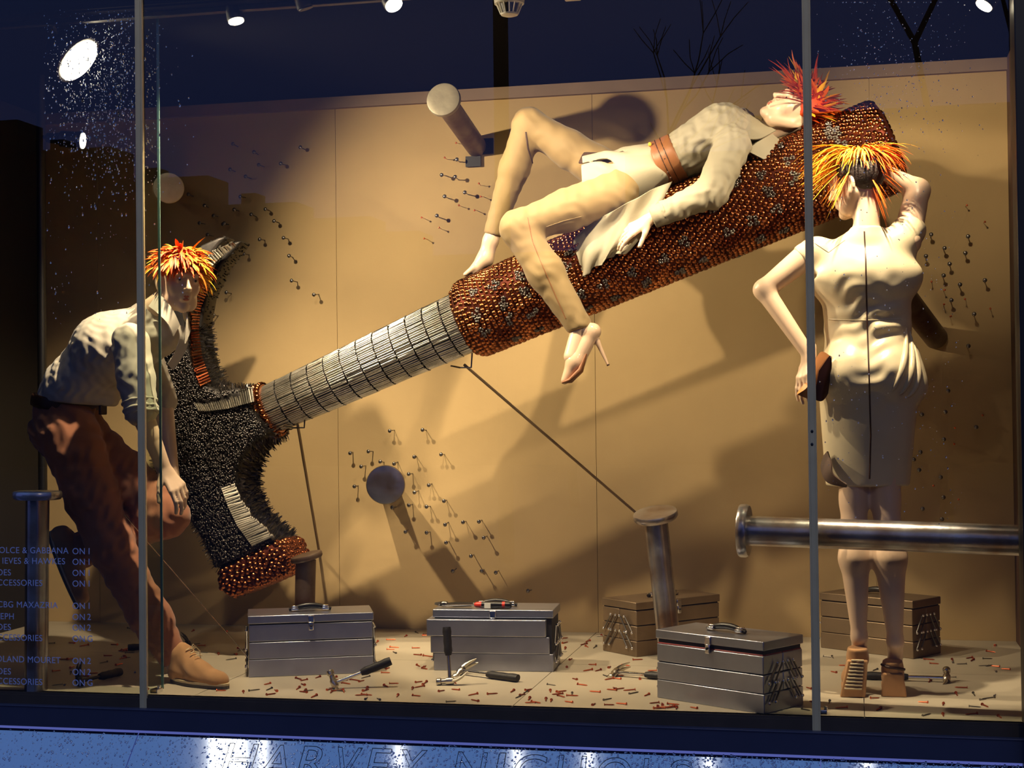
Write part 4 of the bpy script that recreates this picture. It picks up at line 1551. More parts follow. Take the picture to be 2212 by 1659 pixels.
def skin_obj(name, blob, material, parent, h=0.005, smooth=1, label=None):
    V, F = blob.grow(h, smooth)
    V = V - wloc(parent)
    me = bpy.data.meshes.new(name)
    me.vertices.add(len(V)); me.vertices.foreach_set('co', V.ravel())
    me.loops.add(F.size); me.loops.foreach_set('vertex_index', F.ravel().astype(np.int32))
    me.polygons.add(len(F)); me.polygons.foreach_set('loop_start', np.arange(0, F.size, 4, dtype=np.int32))
    me.update(calc_edges=True)
    me.polygons.foreach_set('use_smooth', np.ones(len(F), bool))
    me.materials.append(material)
    me.validate()
    o = link(name, me, parent)
    if label:
        o['label'] = label
    return o


def hframe(F, U):
    F = unit(F)
    U = unit(np.asarray(U, float) - F * (np.asarray(U, float) @ F))
    return np.stack([np.cross(F, U), F, U], 1)      # right, forward, up


def add_head(bl, C, R, s=1.0, sh=(0.94, 1.0, 1.05)):
    """face with brow, sockets, nose, lips, chin, cheeks and ears; C centre of the head, R = right/forward/up"""
    sh = np.array(sh)

    def T(x, y, z):
        return C + R @ (np.array([x, y, z]) * s * sh)
    bl.ell(T(0, -.012, .036), np.array([.074, .096, .082]) * s * sh, R, .03)
    bl.ell(T(0, .022, -.022), np.array([.062, .072, .080]) * s * sh, R, .03)
    bl.cone(T(-.030, .040, -.078), T(.030, .040, -.078), .026 * s, .026 * s, .03)
    bl.ell(T(0, .070, -.094), np.array([.022, .020, .018]) * s * sh, R, .02)
    for x in (-1, 1):
        bl.ell(T(x * .042, .058, -.022), np.array([.022, .022, .024]) * s * sh, R, .02)
        bl.cone(T(x * .066, -.01, -.03), T(x * .045, .035, -.078), .016 * s, .016 * s, .03)
        bl.cone(T(x * .012, .094, .022), T(x * .046, .080, .024), .009 * s, .008 * s, .014)
        bl.ell(T(x * .033, .102, .004), np.array([.019, .018, .012]) * s * sh, R, .012, True)
        bl.ell(T(x * .033, .079, .003), np.array([.014, .012, .012]) * s * sh, R, .004)
        Re = R @ np.array([[math.cos(.35 * x), -math.sin(.35 * x), 0], [math.sin(.35 * x), math.cos(.35 * x), 0], [0, 0, 1]])
        bl.ell(T(x * .076, -.016, -.002), np.array([.009, .021, .031]) * s * sh, Re, .006)
        bl.ell(T(x * .087, -.012, .000), np.array([.007, .011, .016]) * s * sh, Re, .004, True)
    bl.cone(T(0, .090, .012), T(0, .112, -.026), .0075 * s, .0105 * s, .012)
    for x in (-1, 1):
        bl.ell(T(x * .010, .098, -.030), np.array([.008, .010, .007]) * s * sh, R, .006)
    bl.cone(T(-.013, .088, -.053), T(.013, .088, -.053), .0065 * s, .0065 * s, .010)
    bl.cone(T(-.012, .086, -.064), T(.012, .086, -.064), .0072 * s, .0072 * s, .008)
    bl.cone(T(-.022, .098, -.0585), T(.022, .098, -.0585), .0022 * s, .0022 * s, .004, None, True)


def face_parts(C, R, s, parent, lips=True):
    def T(x, y, z):
        return C + R @ (np.array([x, y, z]) * s * np.array((0.94, 1.0, 1.05)))
    for x in (-1, 1):
        b = MB(); b.ball(T(x * .033, .0835, .003), np.array([.0105, .0085, .0062]) * s, 12, 0, R)
        e = obj('eye', b, [M['eyewhite']], parent, 60)
        b = MB(); b.ball(T(x * .033, .0895, .003), np.array([.0052, .0036, .0052]) * s, 10, 0, R)
        obj('iris', b, [M['eye']], e, 60)
        b = MB(); b.tube([T(x * (.017 + .032 * t_), .096 - .016 * t_ * t_, .026 + .008 * math.sin(PI * t_)) for t_ in np.linspace(0, 1, 6)], [.002 * s, .003 * s, .003 * s, .003 * s, .0025 * s, .001 * s], 6)
        obj('eyebrow', b, [M['hairdark']], parent, 60)
    b = MB()
    b.tube([T(x, .0915 - 16 * x * x, -.0535 - (0.002 if abs(x) < .004 else 0)) for x in np.linspace(-.021, .021, 9)], [q * s for q in (.0008, .003, .0045, .0054, .0050, .0054, .0045, .003, .0008)], 8)
    b.tube([T(x, .0905 - 16 * x * x, -.0635) for x in np.linspace(-.019, .019, 9)], [q * s for q in (.0008, .0035, .005, .0062, .0066, .0062, .005, .0035, .0008)], 8)
    obj('lips', b, [M['lip']], parent, 60)


def add_hand(bl, W, D, N, thumb, s=1.0, curl=(.25, .35, .4, .45), bend=0.9, spread=.05, tcurl=.3):
    """W wrist, D towards the fingers, N back of the hand, thumb +1/-1: side (D x N) the thumb leaves on; curl per finger in radians per joint"""
    D = unit(D); N = unit(np.asarray(N, float) - D * (np.asarray(N, float) @ D))
    S = np.cross(D, N) * thumb
    W = np.asarray(W, float)
    wid = (.031, .011, -.010, -.029)
    ln = ((.042, .026, .020), (.047, .030, .021), (.043, .028, .020), (.034, .021, .018))
    mc = (.088, .090, .085, .077)
    bl.cone(W - D * .03, W + D * .012, .023 * s, .023 * s, .02, (N, .72))
    for i in range(4):
        base = W + S * wid[i] * .55 * s + D * .012 * s
        kn = W + S * wid[i] * s + D * mc[i] * s
        bl.cone(base, kn, .0125 * s, .0105 * s, .014)
        a = spread * (1.5 - i) * .9
        d = unit(D * math.cos(a) + S * math.sin(a))
        n = N
        p = kn
        r = .0094 * s
        c = curl[i]
        for jn in range(3):
            ang = c * (bend if jn else .8)
            d, n = d * math.cos(ang) - n * math.sin(ang), n * math.cos(ang) + d * math.sin(ang)
            q = p + d * ln[i][jn] * s
            bl.cone(p, q, r, r * .92, .003 if jn else .006)
            p = q
            r *= .92
    b0 = W + S * .022 * s + D * .014 * s - N * .004 * s
    d = unit(D * .74 + S * .62 - N * .25)
    p = b0
    for jn, (L, r) in enumerate(((.044, .0135), (.032, .0105), (.026, .0098))):
        q = p + d * L * s
        bl.cone(p, q, r * s, r * .86 * s, .010 if jn == 0 else .003)
        d = unit(d + (D * .55 - S * .25 - N * .35) * tcurl)
        p = q


def folds(amp, *waves):
    """soft cloth folds: each wave = (direction, wavelength, weight)"""
    ws = [(unit(d) * 2 * PI / L, w_, unit(np.cross(d, (0.3, 0.8, 0.52))) * 2 * PI / (L * 2.3)) for d, L, w_ in waves]

    def f(P):
        o = 0
        for i, (k, w_, k2) in enumerate(ws):
            o = o + w_ * np.sin(P @ k + 1.6 * np.sin(P @ k2 + i) + i * 2.1) * (0.6 + 0.4 * np.sin(P @ (k2 * 0.63) + 2 * i))
        return amp * o
    return f


def sheet(grid, nu=24, nv=24, thick=0.004, pleat=0.0, npl=5, smooth=True):
    """a cloth from a coarse grid of points (rows x cols)"""
    G = np.asarray(grid, float)
    r, c = G.shape[:2]

    def cr(a, t):
        m = len(a) - 1
        x = t * m
        i = min(int(x), m - 1)
        f = x - i
        p0, p1, p2, p3 = a[max(i - 1, 0)], a[i], a[i + 1], a[min(i + 2, m)]
        return 0.5 * ((2 * p1) + (-p0 + p2) * f + (2 * p0 - 5 * p1 + 4 * p2 - p3) * f * f + (-p0 + 3 * p1 - 3 * p2 + p3) * f ** 3)
    P = np.array([[cr([cr(G[i], u) for i in range(r)], v) for u in np.linspace(0, 1, nu)] for v in np.linspace(0, 1, nv)])
    du = np.gradient(P, axis=1); dv = np.gradient(P, axis=0)
    N = np.cross(du, dv)
    N /= np.linalg.norm(N, axis=-1, keepdims=True) + 1e-9
    if pleat:
        u = np.linspace(0, 1, nu)[None, :]; v = np.linspace(0, 1, nv)[:, None]
        P = P + N * (pleat * np.sin(2 * PI * npl * u + 1.3 * v) * (0.25 + 0.75 * v))[..., None]
    b = MB()
    n = nu * nv
    A = (P - N * thick / 2).reshape(-1, 3); B_ = (P + N * thick / 2).reshape(-1, 3)
    fs = []
    for i in range(nv - 1):
        for j in range(nu - 1):
            q = (i * nu + j, i * nu + j + 1, (i + 1) * nu + j + 1, (i + 1) * nu + j)
            fs.append(q[::-1]); fs.append(tuple(x + n for x in q))
    rim = [j for j in range(nu)] + [i * nu + nu - 1 for i in range(1, nv)] + [(nv - 1) * nu + j for j in range(nu - 2, -1, -1)] + [i * nu for i in range(nv - 2, 0, -1)]
    for a_, b_ in zip(rim, rim[1:] + rim[:1]):
        fs.append((a_, b_, b_ + n, a_ + n))
    b.add(np.concatenate([A, B_]), fs)
    return b


def strand(b, p, d, L, w, droop, curlv, n=6, flat=0.35, r_=rng):
    """a tapering feather blade"""
    p = np.asarray(p, float)
    d = unit(d)
    pts = [p]
    for i in range(n):
        d = unit(d + np.array([0, 0, -droop / n]) + np.asarray(curlv) / n)
        p = p + d * L / n
        pts.append(p)
    rad = [w * q for q in (0.55, 0.9, 1.0, 0.95, 0.8, 0.5, 0.06)][:n + 1]
    b.tube(pts, rad, 4, 0, True, flat)


def feather_hair(parent, spec, name='feather_hair'):
    """spec: list of (material, list of (root, dir, length, width, droop, curl))"""
    for mname, items in spec:
        b = MB()
        for it in items:
            strand(b, *it)
        o = obj(name, b, [M[mname]], parent, 50, kind='stuff')
        o['label'] = {'hairo': 'orange feather hair', 'hairy': 'yellow feather hair', 'hairr': 'dark red feather hair'}[mname]
FIG = 'display mannequins'
V3 = lambda *a: np.array(a, float)

def cast(o, px, py):
    org = Vector(CLOC - wloc(o)); d = Vector(unit(ray(px, py)))
    ok, l, n, i = o.ray_cast(org, d)
    return (np.array(l) + wloc(o)) if ok else None


def on_surface(o, pts, r, name, m_, parent, lift=.001, n=6):
    out = []
    for a, c in zip(pts[:-1], pts[1:]):
        for t in np.linspace(0, 1, 8, endpoint=False):
            q = cast(o, a[0] + (c[0] - a[0]) * t, a[1] + (c[1] - a[1]) * t)
            if q is not None:
                out.append(q + unit(CLOC - q) * lift)
    b = MB(); b.tube(out, r, n); return obj(name, b, [m_], parent, 60)


# ================================================================== the crouching man
def J(px, py, Y):
    return at(px, py, Y)


man = thing('mannequin', 'male mannequin in grey shirt and rust trousers bending forward on one leg', 'mannequin', onz(425, 1480), FIG)
pel, wai, che, nck = J(143, 912, .40), J(160, 852, .40), J(242, 752, .40), J(318, 682, .40)
hdC = J(386, 606, .36)
hdR = hframe((.70, -.68, -.10), (0.06, 0.05, 1.0))
DY = V3(0, 1, 0)
sh_n, el_n, wr_n = J(282, 738, .20), J(303, 884, .15), J(356, 1016, .20)
sh_f, el_f, wr_f = J(300, 722, .60), J(352, 868, .60), J(372, 1020, .50)
hip_n, kn_n, an_n = J(150, 938, .31), J(240, 1182, .27), J(380, 1432, .30)
hip_f, kn_f, an_f = J(168, 940, .48), J(362, 1114, .40), J(158, 1192, .44)
bl = Blob()
bl.cone(pel, wai, .095, .090, .04, (DY, 1.35)).cone(wai, che, .090, .110, .04, (DY, 1.35)).cone(che, J(300, 704, .40), .108, .062, .05, (DY, 1.5))
bl.cone(nck, hdC + hdR @ V3(0, -.03, -.055), .056, .050, .03)
add_head(bl, hdC, hdR, 1.08)
bl.chain([sh_n, el_n, wr_n], [.058, .042, .027], .02).cone(el_n + (wr_n - el_n) * .1, el_n + (wr_n - el_n) * .45, .043, .037, .003)
bl.chain([sh_f, el_f, wr_f], [.058, .042, .027], .02)
bl.chain([hip_n, kn_n, an_n], [.092, .060, .042], .03)
bl.chain([hip_f, kn_f, an_f], [.092, .060, .042], .03)
hn = J(386, 1058, .19) - wr_n
add_hand(bl, wr_n, hn, V3(.75, -.55, .35), 1, 1.05, (.42, .45, .5, .55), 1.0, .03, .25)
add_hand(bl, wr_f, J(392, 1066, .44) - wr_f, V3(.6, .3, .6), -1, 1.05, (.4, .45, .5, .55))
bl.cone(an_n, onz(378, 1472) + V3(.05, -.015, .06), .030, .024, .02)
body = skin_obj('body', bl, M['skin'], man, .0045)
face_parts(hdC, hdR, 1.08, body)
# shirt
sb = Blob()
sb.cone(J(150, 872, .40), J(175, 835, .40), .118, .128, .04, (DY, 1.32)).cone(J(175, 835, .40), J(245, 752, .40), .128, .140, .05, (DY, 1.34)).cone(J(245, 752, .40), J(296, 708, .40), .138, .080, .05, (DY, 1.5))
sb.cone(J(296, 708, .40), J(322, 682, .40), .072, .066, .03)
eN = sh_n + (el_n - sh_n) * 1.0
sb.cone(sh_n, sh_n + (el_n - sh_n) * .55, .074, .070, .03).cone(sh_n + (el_n - sh_n) * .5, eN + (wr_n - el_n) * .02, .072, .064, .02)
sb.cone(sh_f, el_f, .072, .060, .03)
sb.cone(J(175, 850, .40), J(225, 862, .40), .10, .055, .05)
ax = unit(che - pel)
sb.cone(J(318, 742, .40), J(366, 726, .38), .085, .058, .05, (DY, 1.2))
sb.wr = folds(.0025, (V3(.8, .1, .55), .055, .9), (V3(1, .2, -.4), .036, .7), (V3(.2, .7, .6), .03, .4))
sb.cut(J(140, 866, .40), -V3(.12, 0, 1), .008, .26)
skin_obj('shirt', sb, M['shirt'], man, .0048)
cf = Blob()
for q in (0.90, 1.0, 1.08):
    P_ = sh_n + (el_n - sh_n) * min(q, 1) + (wr_n - el_n) * max(q - 1, 0)
    cf.ell(P_, (.070, .070, .016), frame_of(el_n - sh_n), .008)
cf.wr = folds(.003, (V3(1, .3, .2), .05, 1), (V3(.1, 1, .4), .04, .7))
skin_obj('rolled_cuff', cf, M['shirt'], man, .005)
# collar: two wings around the neck
b = sheet([[J(338, 640, .34), J(352, 642, .26), J(372, 668, .24), J(388, 702, .27)], [J(322, 662, .33), J(340, 676, .22), J(362, 700, .21), J(374, 726, .25)]], 14, 6, .006)
obj('collar', b, [M['shirt']], man, 60)
b = sheet([[J(392, 655, .36), J(402, 672, .33), J(404, 690, .31)], [J(398, 690, .38), J(410, 712, .34), J(400, 742, .30)]], 10, 6, .006)
obj('collar', b, [M['shirt']], man, 60)
b = sheet([[J(380, 700, .27), J(388, 728, .29), J(378, 760, .30), J(362, 786, .31)], [J(398, 706, .31), J(406, 738, .33), J(394, 770, .33), J(374, 800, .33)]], 12, 5, .006)
obj('shirt_placket', b, [M['shirt']], man, 60)
# trousers
tb = Blob()
tb.cone(J(138, 930, .40), J(146, 878, .40), .128, .120, .04, (DY, 1.3))
tb.chain([hip_n, (hip_n * .45 + kn_n * .55), kn_n, (kn_n * .4 + an_n * .6), J(372, 1416, .30)], [.122, .104, .088, .080, .056], .03)
tb.chain([hip_f, (hip_f * .5 + kn_f * .5), kn_f, (kn_f * .45 + an_f * .55), J(182, 1186, .44)], [.118, .100, .084, .082, .076], .03)
tb.wr = folds(.0042, (V3(.5, .3, 1), .075, .8), (V3(1, .1, .6), .05, .7), (V3(.8, .5, -.6), .04, .4))
tb.cut(J(146, 866, .40), V3(.18, 0, 1), .006)
tb.cut(J(163, 1188, .44), V3(-1, 0, 0.08), .006, .16)
tb.cut(J(384, 1430, .30), V3(.45, 0, -1), .006, .16)
skin_obj('trousers', tb, M['trouser'], man, .005)
bb = Blob()
bb.cone(J(142, 872, .40), J(145, 862, .40), .1285, .1285, .01, (DY, 1.30))
bb.cut(J(144, 858, .40), V3(.18, 0, 1), .004).cut(J(141, 884, .40), -V3(.18, 0, 1), .004)
skin_obj('belt', bb, M['darkbelt'], man, .006)
b = MB(); b.box(J(222, 884, .36), (.014, .05, .045)); obj('buckle', b, [M['darkbelt']], man, bevel=.004)
# shoes
def desert_boot(heel, toe, ank, upv, parent, mirror=1):
    """heel and toe on the sole line, upv away from the sole"""
    heel, toe, ank = map(lambda q: np.asarray(q, float), (heel, toe, ank))
    d = unit(toe - heel); u = unit(np.asarray(upv) - d * (np.asarray(upv) @ d)); sd = np.cross(d, u)
    L = np.linalg.norm(toe - heel)
    s = Blob()
    s.cone(heel + d * .04 + u * .040, heel + d * L * .5 + u * .038, .040, .044, .02)
    s.cone(heel + d * L * .5 + u * .036, heel + d * (L - .045) + u * .026, .044, .036, .02, (sd, 1.15))
    s.cone(heel + d * .045 + u * .045, ank, .042, .044, .03)
    s.cone(ank, heel + d * L * .55 + u * .045, .040, .034, .03)
    s.cut(heel + u * .014, -u, .004)
    s.wr = folds(.0015, (V3(1, .3, .6), .05, 1.0))
    o = skin_obj('shoe', s, M['suede'], parent, .0045)
    for nm, h0, h1, gr, m_ in (('sole', 0.0, .012, .004, 'sole'), ('welt', .011, .019, .005, 'crepe')):
        b = MB()
        poly = []
        for a in np.linspace(0, 2 * PI, 28, endpoint=False):
            t = (1 - math.cos(a)) / 2
            w_ = (.038 + .012 * math.sin(PI * min(1, t * 1.1)) + gr) * (abs(math.sin(a)) ** .7) * math.copysign(1, math.sin(a))
            poly.append((-.004 + (L + .006) * t, w_))
        b.prism(poly, heel + u * (h0 + h1) / 2, d, sd, u, h1 - h0)
        obj(nm, b, [M[m_]], o, 30)
    for i in range(3):
        b = MB(); c = ank + (heel + d * L * .55 + u * .06 - ank) * (.25 + .22 * i) + u * .036 + d * .018
        b.tube([c - sd * .018, c + u * .006, c + sd * .018], .002, 6)
        obj('lace', b, [M['crepe']], o, 60)
    b = MB(); c = ank + (heel + d * L * .55 + u * .06 - ank) * .3 + u * .040 + d * .02
    b.tube([c, c - sd * .02 * mirror + u * .012, c - sd * .045 * mirror - u * .012, c - sd * .05 * mirror - u * .05], .0018, 6)
    b.tube([c, c - sd * .012 * mirror + u * .02, c - sd * .03 * mirror + u * .005, c], .0018, 6)
    obj('lace_end', b, [M['crepe']], o, 60)
    return o


desert_boot(onz(374, 1470, .002), onz(490, 1488, .002), onz(374, 1470) + V3(.045, -.02, .105), (0, 0, 1), man)
desert_boot(J(106, 1152, .40), J(168, 1316, .30), J(168, 1188, .44), (.80, .15, .32), man, -1)
# feather hair
r_ = random.Random(3)
def cap_dir(a, e):
    return V3(math.cos(a) * math.cos(e), math.sin(a) * math.cos(e), math.sin(e))


def cap_hair(C, R, s, n, seed, emin, L, w, droop, back=.0, mats=('hairo', 'hairy', 'hairr'), weights=(5, 3, 2), amin=0, amax=2 * PI, out=.6, sw=None):
    r_ = random.Random(seed)
    sp = {m_: [] for m_ in mats}
    for _ in range(n):
        a = r_.uniform(amin, amax); e = math.asin(r_.uniform(math.sin(emin), 1))
        nrm = cap_dir(a, e)
        p = C + R @ (nrm * np.array([.076, .098, .084]) * s + V3(0, -.012, .036) * s)
        d = R @ unit(nrm * out + V3(math.cos(a), math.sin(a), 0) * .6 + V3(r_.gauss(0, .25), r_.gauss(0, .25), r_.gauss(0, .2)))
        if sw is not None:
            d = unit(d + np.asarray(sw) * r_.uniform(.3, 1))
        m_ = r_.choices(mats, weights)[0]
        sp[m_].append((p - d * .01, d, L * r_.uniform(.6, 1.2), w * r_.uniform(.7, 1.3), droop * r_.uniform(.5, 1.4), (r_.gauss(0, .3), r_.gauss(0, .3), r_.gauss(0, .2))))
    return sp


sp = cap_hair(hdC, hdR, 1.08, 340, 5, .02, .068, .0066, 1.1, out=.45)
fr = cap_hair(hdC, hdR, 1.08, 60, 9, .3, .115, .0070, 1.5, amin=.35, amax=1.35, weights=(4, 1, 5), out=.5)
bk = cap_hair(hdC, hdR, 1.08, 110, 13, -.3, .095, .0075, 1.3, amin=2.2, amax=4.2, weights=(3, 5, 0.5), out=.9)
for q in (fr, bk):
    for k_ in q:
        sp[k_] += q[k_]
feather_hair(body, list(sp.items()))
b = MB(); b.ball(hdC + hdR @ V3(0, -.016, .044) * 1.08, np.array([.079, .100, .084]) * 1.08, 20, 0, hdR)
hc = obj('hair_cap', b, [M['hairr']], body, 60)

# ================================================================== the reclining woman
rec = thing('mannequin', 'female mannequin in khaki trousers lying back along the copper handle', 'mannequin', on_handle(1400, 470), FIG)
pel, wai, che, nck = J(1345, 396, .98), J(1447, 349, 1.0), J(1556, 287, 1.0), J(1642, 292, 1.0)
hdC = J(1712, 243, .98)
hdR = hframe((-.38, -.62, .70), (.86, .06, .42))
TW = unit(V3(0, 1, 0))
sh_n, el_n, wr_n = J(1583, 312, .82), J(1538, 415, .745), J(1402, 474, .745)
sh_f, el_f, wr_f = J(1600, 268, 1.16), J(1520, 320, 1.25), J(1470, 390, 1.18)
hip_n, kn_n, an_n = J(1325, 418, .87), J(1118, 492, .70), J(1252, 706, .70)
hip_f, kn_f, an_f = J(1318, 378, 1.06), J(1143, 268, 1.06), J(1060, 520, 1.04)
bl = Blob()
bl.cone(pel, wai, .095, .078, .04, (TW, 1.4)).cone(wai, che, .078, .092, .04, (TW, 1.35)).cone(che, J(1612, 288, 1.0), .088, .055, .04, (TW, 1.6))
bl.cone(nck - V3(.03, 0, 0), hdC + hdR @ V3(0, -.03, -.05), .046, .042, .02)
add_head(bl, hdC, hdR, .98)
bl.chain([sh_n, el_n, wr_n], [.046, .034, .022], .02)
bl.chain([sh_f, el_f, wr_f], [.046, .034, .022], .02)
bl.chain([hip_n, kn_n, an_n], [.080, .055, .030], .03)
bl.chain([hip_f, kn_f, an_f], [.080, .055, .030], .03)
add_hand(bl, wr_n, J(1348, 506, .735) - wr_n, V3(-.25, -.75, .6), -1, .95, (.28, .34, .4, .45), .9, .05, .1)
add_hand(bl, wr_f, V3(-1, 0, -.3), V3(0, .4, 1), 1, .93)
toe_f = J(1006, 592, 1.02)
bl.cone(an_f, J(1048, 560, 1.04), .032, .034, .02).cone(J(1048, 560, 1.04), J(1022, 586, 1.02), .033, .022, .02, (TW, 1.2))
for i_ in range(5):
    bl.cone(J(1026, 580, 1.03) + V3(0, (i_ - 2) * .016, 0), J(1008 + abs(i_ - 1), 594, 1.02) + V3(0, (i_ - 2) * .017, 0), .012 - .001 * i_, .009, .006)
bl.cone(an_n, J(1236, 770, .68), .032, .034, .02)
rbody = skin_obj('body', bl, M['skin'], rec, .0045)
face_parts(hdC, hdR, .98, rbody)
tb = Blob()
tb.cone(J(1345, 398, .98), J(1400, 372, .99), .108, .092, .04, (TW, 1.4))
tb.chain([hip_n, hip_n * .5 + kn_n * .5, kn_n, kn_n * .55 + an_n * .45, J(1250, 702, .70)], [.098, .082, .068, .072, .052], .03)
tb.chain([hip_f, hip_f * .5 + kn_f * .5, kn_f, kn_f * .62 + an_f * .38, J(1066, 500, 1.04)], [.096, .078, .066, .062, .040], .03)
tb.wr = folds(.0016, (V3(1, .2, .4), .06, .8), (V3(.3, .2, 1), .045, .6))
tb.cut(J(1253, 712, .70), V3(.28, 0, -1), .004, .14)
tb.cut(J(1064, 508, 1.04), V3(-.28, 0, -1), .004, .12)
leg_o = skin_obj('trousers', tb, M['khaki'], rec, .005)
bpy.context.view_layer.update()
on_surface(leg_o, [(1140, 470), (1150, 520), (1168, 565), (1192, 620), (1226, 698)], .0018, 'leg_seam', M['belt'], rec, .0003)
on_surface(leg_o, [(1180, 490), (1215, 478), (1262, 466)], .0014, 'thigh_seam', M['khaki'], rec, .0003)
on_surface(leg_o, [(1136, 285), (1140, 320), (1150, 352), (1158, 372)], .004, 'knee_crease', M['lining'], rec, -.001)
# blouse
sb = Blob()
sb.cone(J(1462, 342, 1.0), J(1510, 318, 1.0), .098, .102, .04, (TW, 1.4)).cone(J(1510, 318, 1.0), J(1560, 286, 1.0), .103, .108, .04, (TW, 1.42)).cone(J(1560, 286, 1.0), J(1622, 292, 1.0), .104, .068, .05, (TW, 1.6))
sb.ell(J(1548, 268, .91), (.062, .058, .055), None, .04).ell(J(1552, 258, 1.09), (.062, .058, .055), None, .04)
sb.cone(sh_n, el_n, .074, .066, .03).cone(el_n, el_n * .25 + wr_n * .75, .062, .047, .02)
sb.cone(sh_f, el_f, .066, .056, .03).cone(el_f, wr_f, .055, .04, .02)
sb.wr = folds(.0034, (V3(.7, .3, 1), .055, .8), (V3(1, .5, -.3), .038, .6), (V3(.2, 1, .6), .03, .4))
sb.cut(J(1452, 348, 1.0), -unit(che - wai), .005, .17)
sb.cut(el_n * .22 + wr_n * .78, unit(wr_n - el_n), .004, .12)
sb.cut(J(1648, 290, 1.0), unit(J(1680, 282, 1.0) - J(1600, 290, 1.0)), .01, .2)
skin_obj('blouse', sb, M['blouse'], rec, .0048)
cf = Blob()
ca = el_n * .28 + wr_n * .72; cb = el_n * .10 + wr_n * .90
cf.cone(ca, cb, .048, .044, .004); cf.cut(ca, -unit(cb - ca), .003).cut(cb + unit(cb - ca) * .012, unit(cb - ca), .003)
cf.wr = folds(.002, (V3(1, .3, .2), .05, 1))
skin_obj('cuff', cf, M['blouse'], rec, .0045)
b = sheet([[J(1555, 262, .92), J(1585, 238, .96), J(1608, 236, 1.0)], [J(1592, 266, .90), J(1606, 254, .93), J(1612, 246, .98)]], 10, 8, .005); obj('lapel', b, [M['lining']], rec, 60)
b = sheet([[J(1588, 262, .89), J(1612, 248, .92), J(1640, 262, .96)], [J(1600, 300, .86), J(1640, 300, .86), J(1676, 282, .93)]], 12, 10, .006); obj('lapel', b, [M['blouse']], rec, 60)
b = sheet([[J(1612, 325, .84), J(1640, 305, .86), J(1668, 290, .92)], [J(1650, 345, .85), J(1676, 330, .88), J(1686, 305, .93)]], 10, 8, .006); obj('collar', b, [M['blouse']], rec, 60)
# belt
bb = Blob()
wd = unit(J(1470, 338, 1.0) - J(1420, 362, 1.0))
bb.cone(J(1430, 357, 1.0), J(1462, 342, 1.0), .104, .104, .01, (TW, 1.38)); bb.cut(J(1422, 361, 1.0), -wd, .003).cut(J(1468, 339, 1.0), wd, .003)
skin_obj('belt', bb, M['belt'], rec, .005)
for k_ in (0.30, 0.62):
    bl2 = Blob()
    q = J(1428, 358, 1.0) + (J(1462, 342, 1.0) - J(1428, 358, 1.0)) * k_
    bl2.cone(q - wd * .001, q + wd * .001, .1065, .1065, .002, (TW, 1.38)); bl2.cut(q - wd * .0025, -wd, .001).cut(q + wd * .0025, wd, .001)
    skin_obj('belt_strap', bl2, M['darkbelt'], rec, .004)
for q in ((1443, 372), (1449, 384), (1436, 343)):
    p = J(*q, .86); b = MB(); b.ball(p, .0045, 8); obj('eyelet', b, [M['darkbelt']], rec)
b = MB(); b.box(J(1404, 312, .90), (.012, .02, .016)); obj('buckle', b, [M['hairy']], rec, bevel=.003)
# skirt of the tunic: a hollow flared shell over both thighs
sk = Blob()
s0, s1 = J(1440, 354, 1.0), J(1278, 418, .97)
sk.cone(s0, s1, .100, .150, .03, (TW, 1.25))
sk.cone(s0 + (s1 - s0) * .1, s1 + (s1 - s0) * .35, .090, .148, .004, (TW, 1.25), True)
sk.wr = folds(.008, (V3(.3, 1, .5), .11, .9), (V3(.1, .6, 1), .085, .8))
sk.cut(J(1436, 356, 1.0), wd, .004)
sk.cut(J(1275, 420, .97), unit(V3(-1, .0, -.12)), .003)
skin_obj('tunic_skirt', sk, M['blouse'], rec, .005)
# the tail of the tunic that hangs over the handle
def H(px, py, lift):
    q = on_handle(px, py)
    return q + unit(CLOC - q) * lift
g = [[J(1284, 478, .80), J(1325, 455, .785), J(1368, 432, .78), J(1412, 408, .79), J(1452, 392, .82)],
     [H(1240, 517, .02), H(1290, 500, .055), H(1340, 482, .05), H(1385, 470, .05), H(1415, 466, .05)],
     [H(1246, 556, .02), H(1280, 548, .045), H(1322, 530, .045), H(1352, 522, .05), H(1390, 508, .04)],
     [H(1257, 600, .015), H(1272, 592, .04), H(1300, 566, .025), H(1330, 548, .045), H(1362, 545, .025)]]
b = sheet(g, 40, 30, .005, .016, 3); obj('tunic_tail', b, [M['blouse']], rec, 60)
b = sheet([[J(1250, 352, .90), J(1262, 330, .98), J(1290, 320, 1.06)], [J(1282, 352, .87), J(1296, 345, .92), J(1320, 332, 1.02)]], 12, 8, .006, .006, 1); obj('turned_hem', b, [M['lining']], rec, 60)
# pump on the hanging foot
def pump(ank, heelp, ball, toe, tip, parent):
    s = Blob()
    s.cone(heelp, ball, .030, .036, .02).cone(ball, toe, .036, .016, .02)
    s.cone(heelp, ank, .030, .034, .02)
    o = skin_obj('pump', s, M['patent'], parent, .004)
    b = MB(); b.tube([heelp + unit(tip - heelp) * .005, heelp * .55 + tip * .45, tip], [.020, .010, .005], 12); obj('stiletto_heel', b, [M['patent']], o, 60)
    b = MB(); b.tube([tip, tip + unit(tip - heelp) * .006], .006, 10); obj('heel_tip', b, [M['darkbelt']], o, 60)
    return o


pump(J(1250, 712, .70), J(1280, 716, .70), J(1243, 782, .68), J(1220, 822, .665), J(1313, 787, .70), rec)
b = sheet([[J(1250, 735, .647), J(1262, 752, .640), J(1262, 778, .638)], [J(1258, 733, .647), J(1268, 750, .640), J(1266, 776, .638)]], 8, 4, .004); 
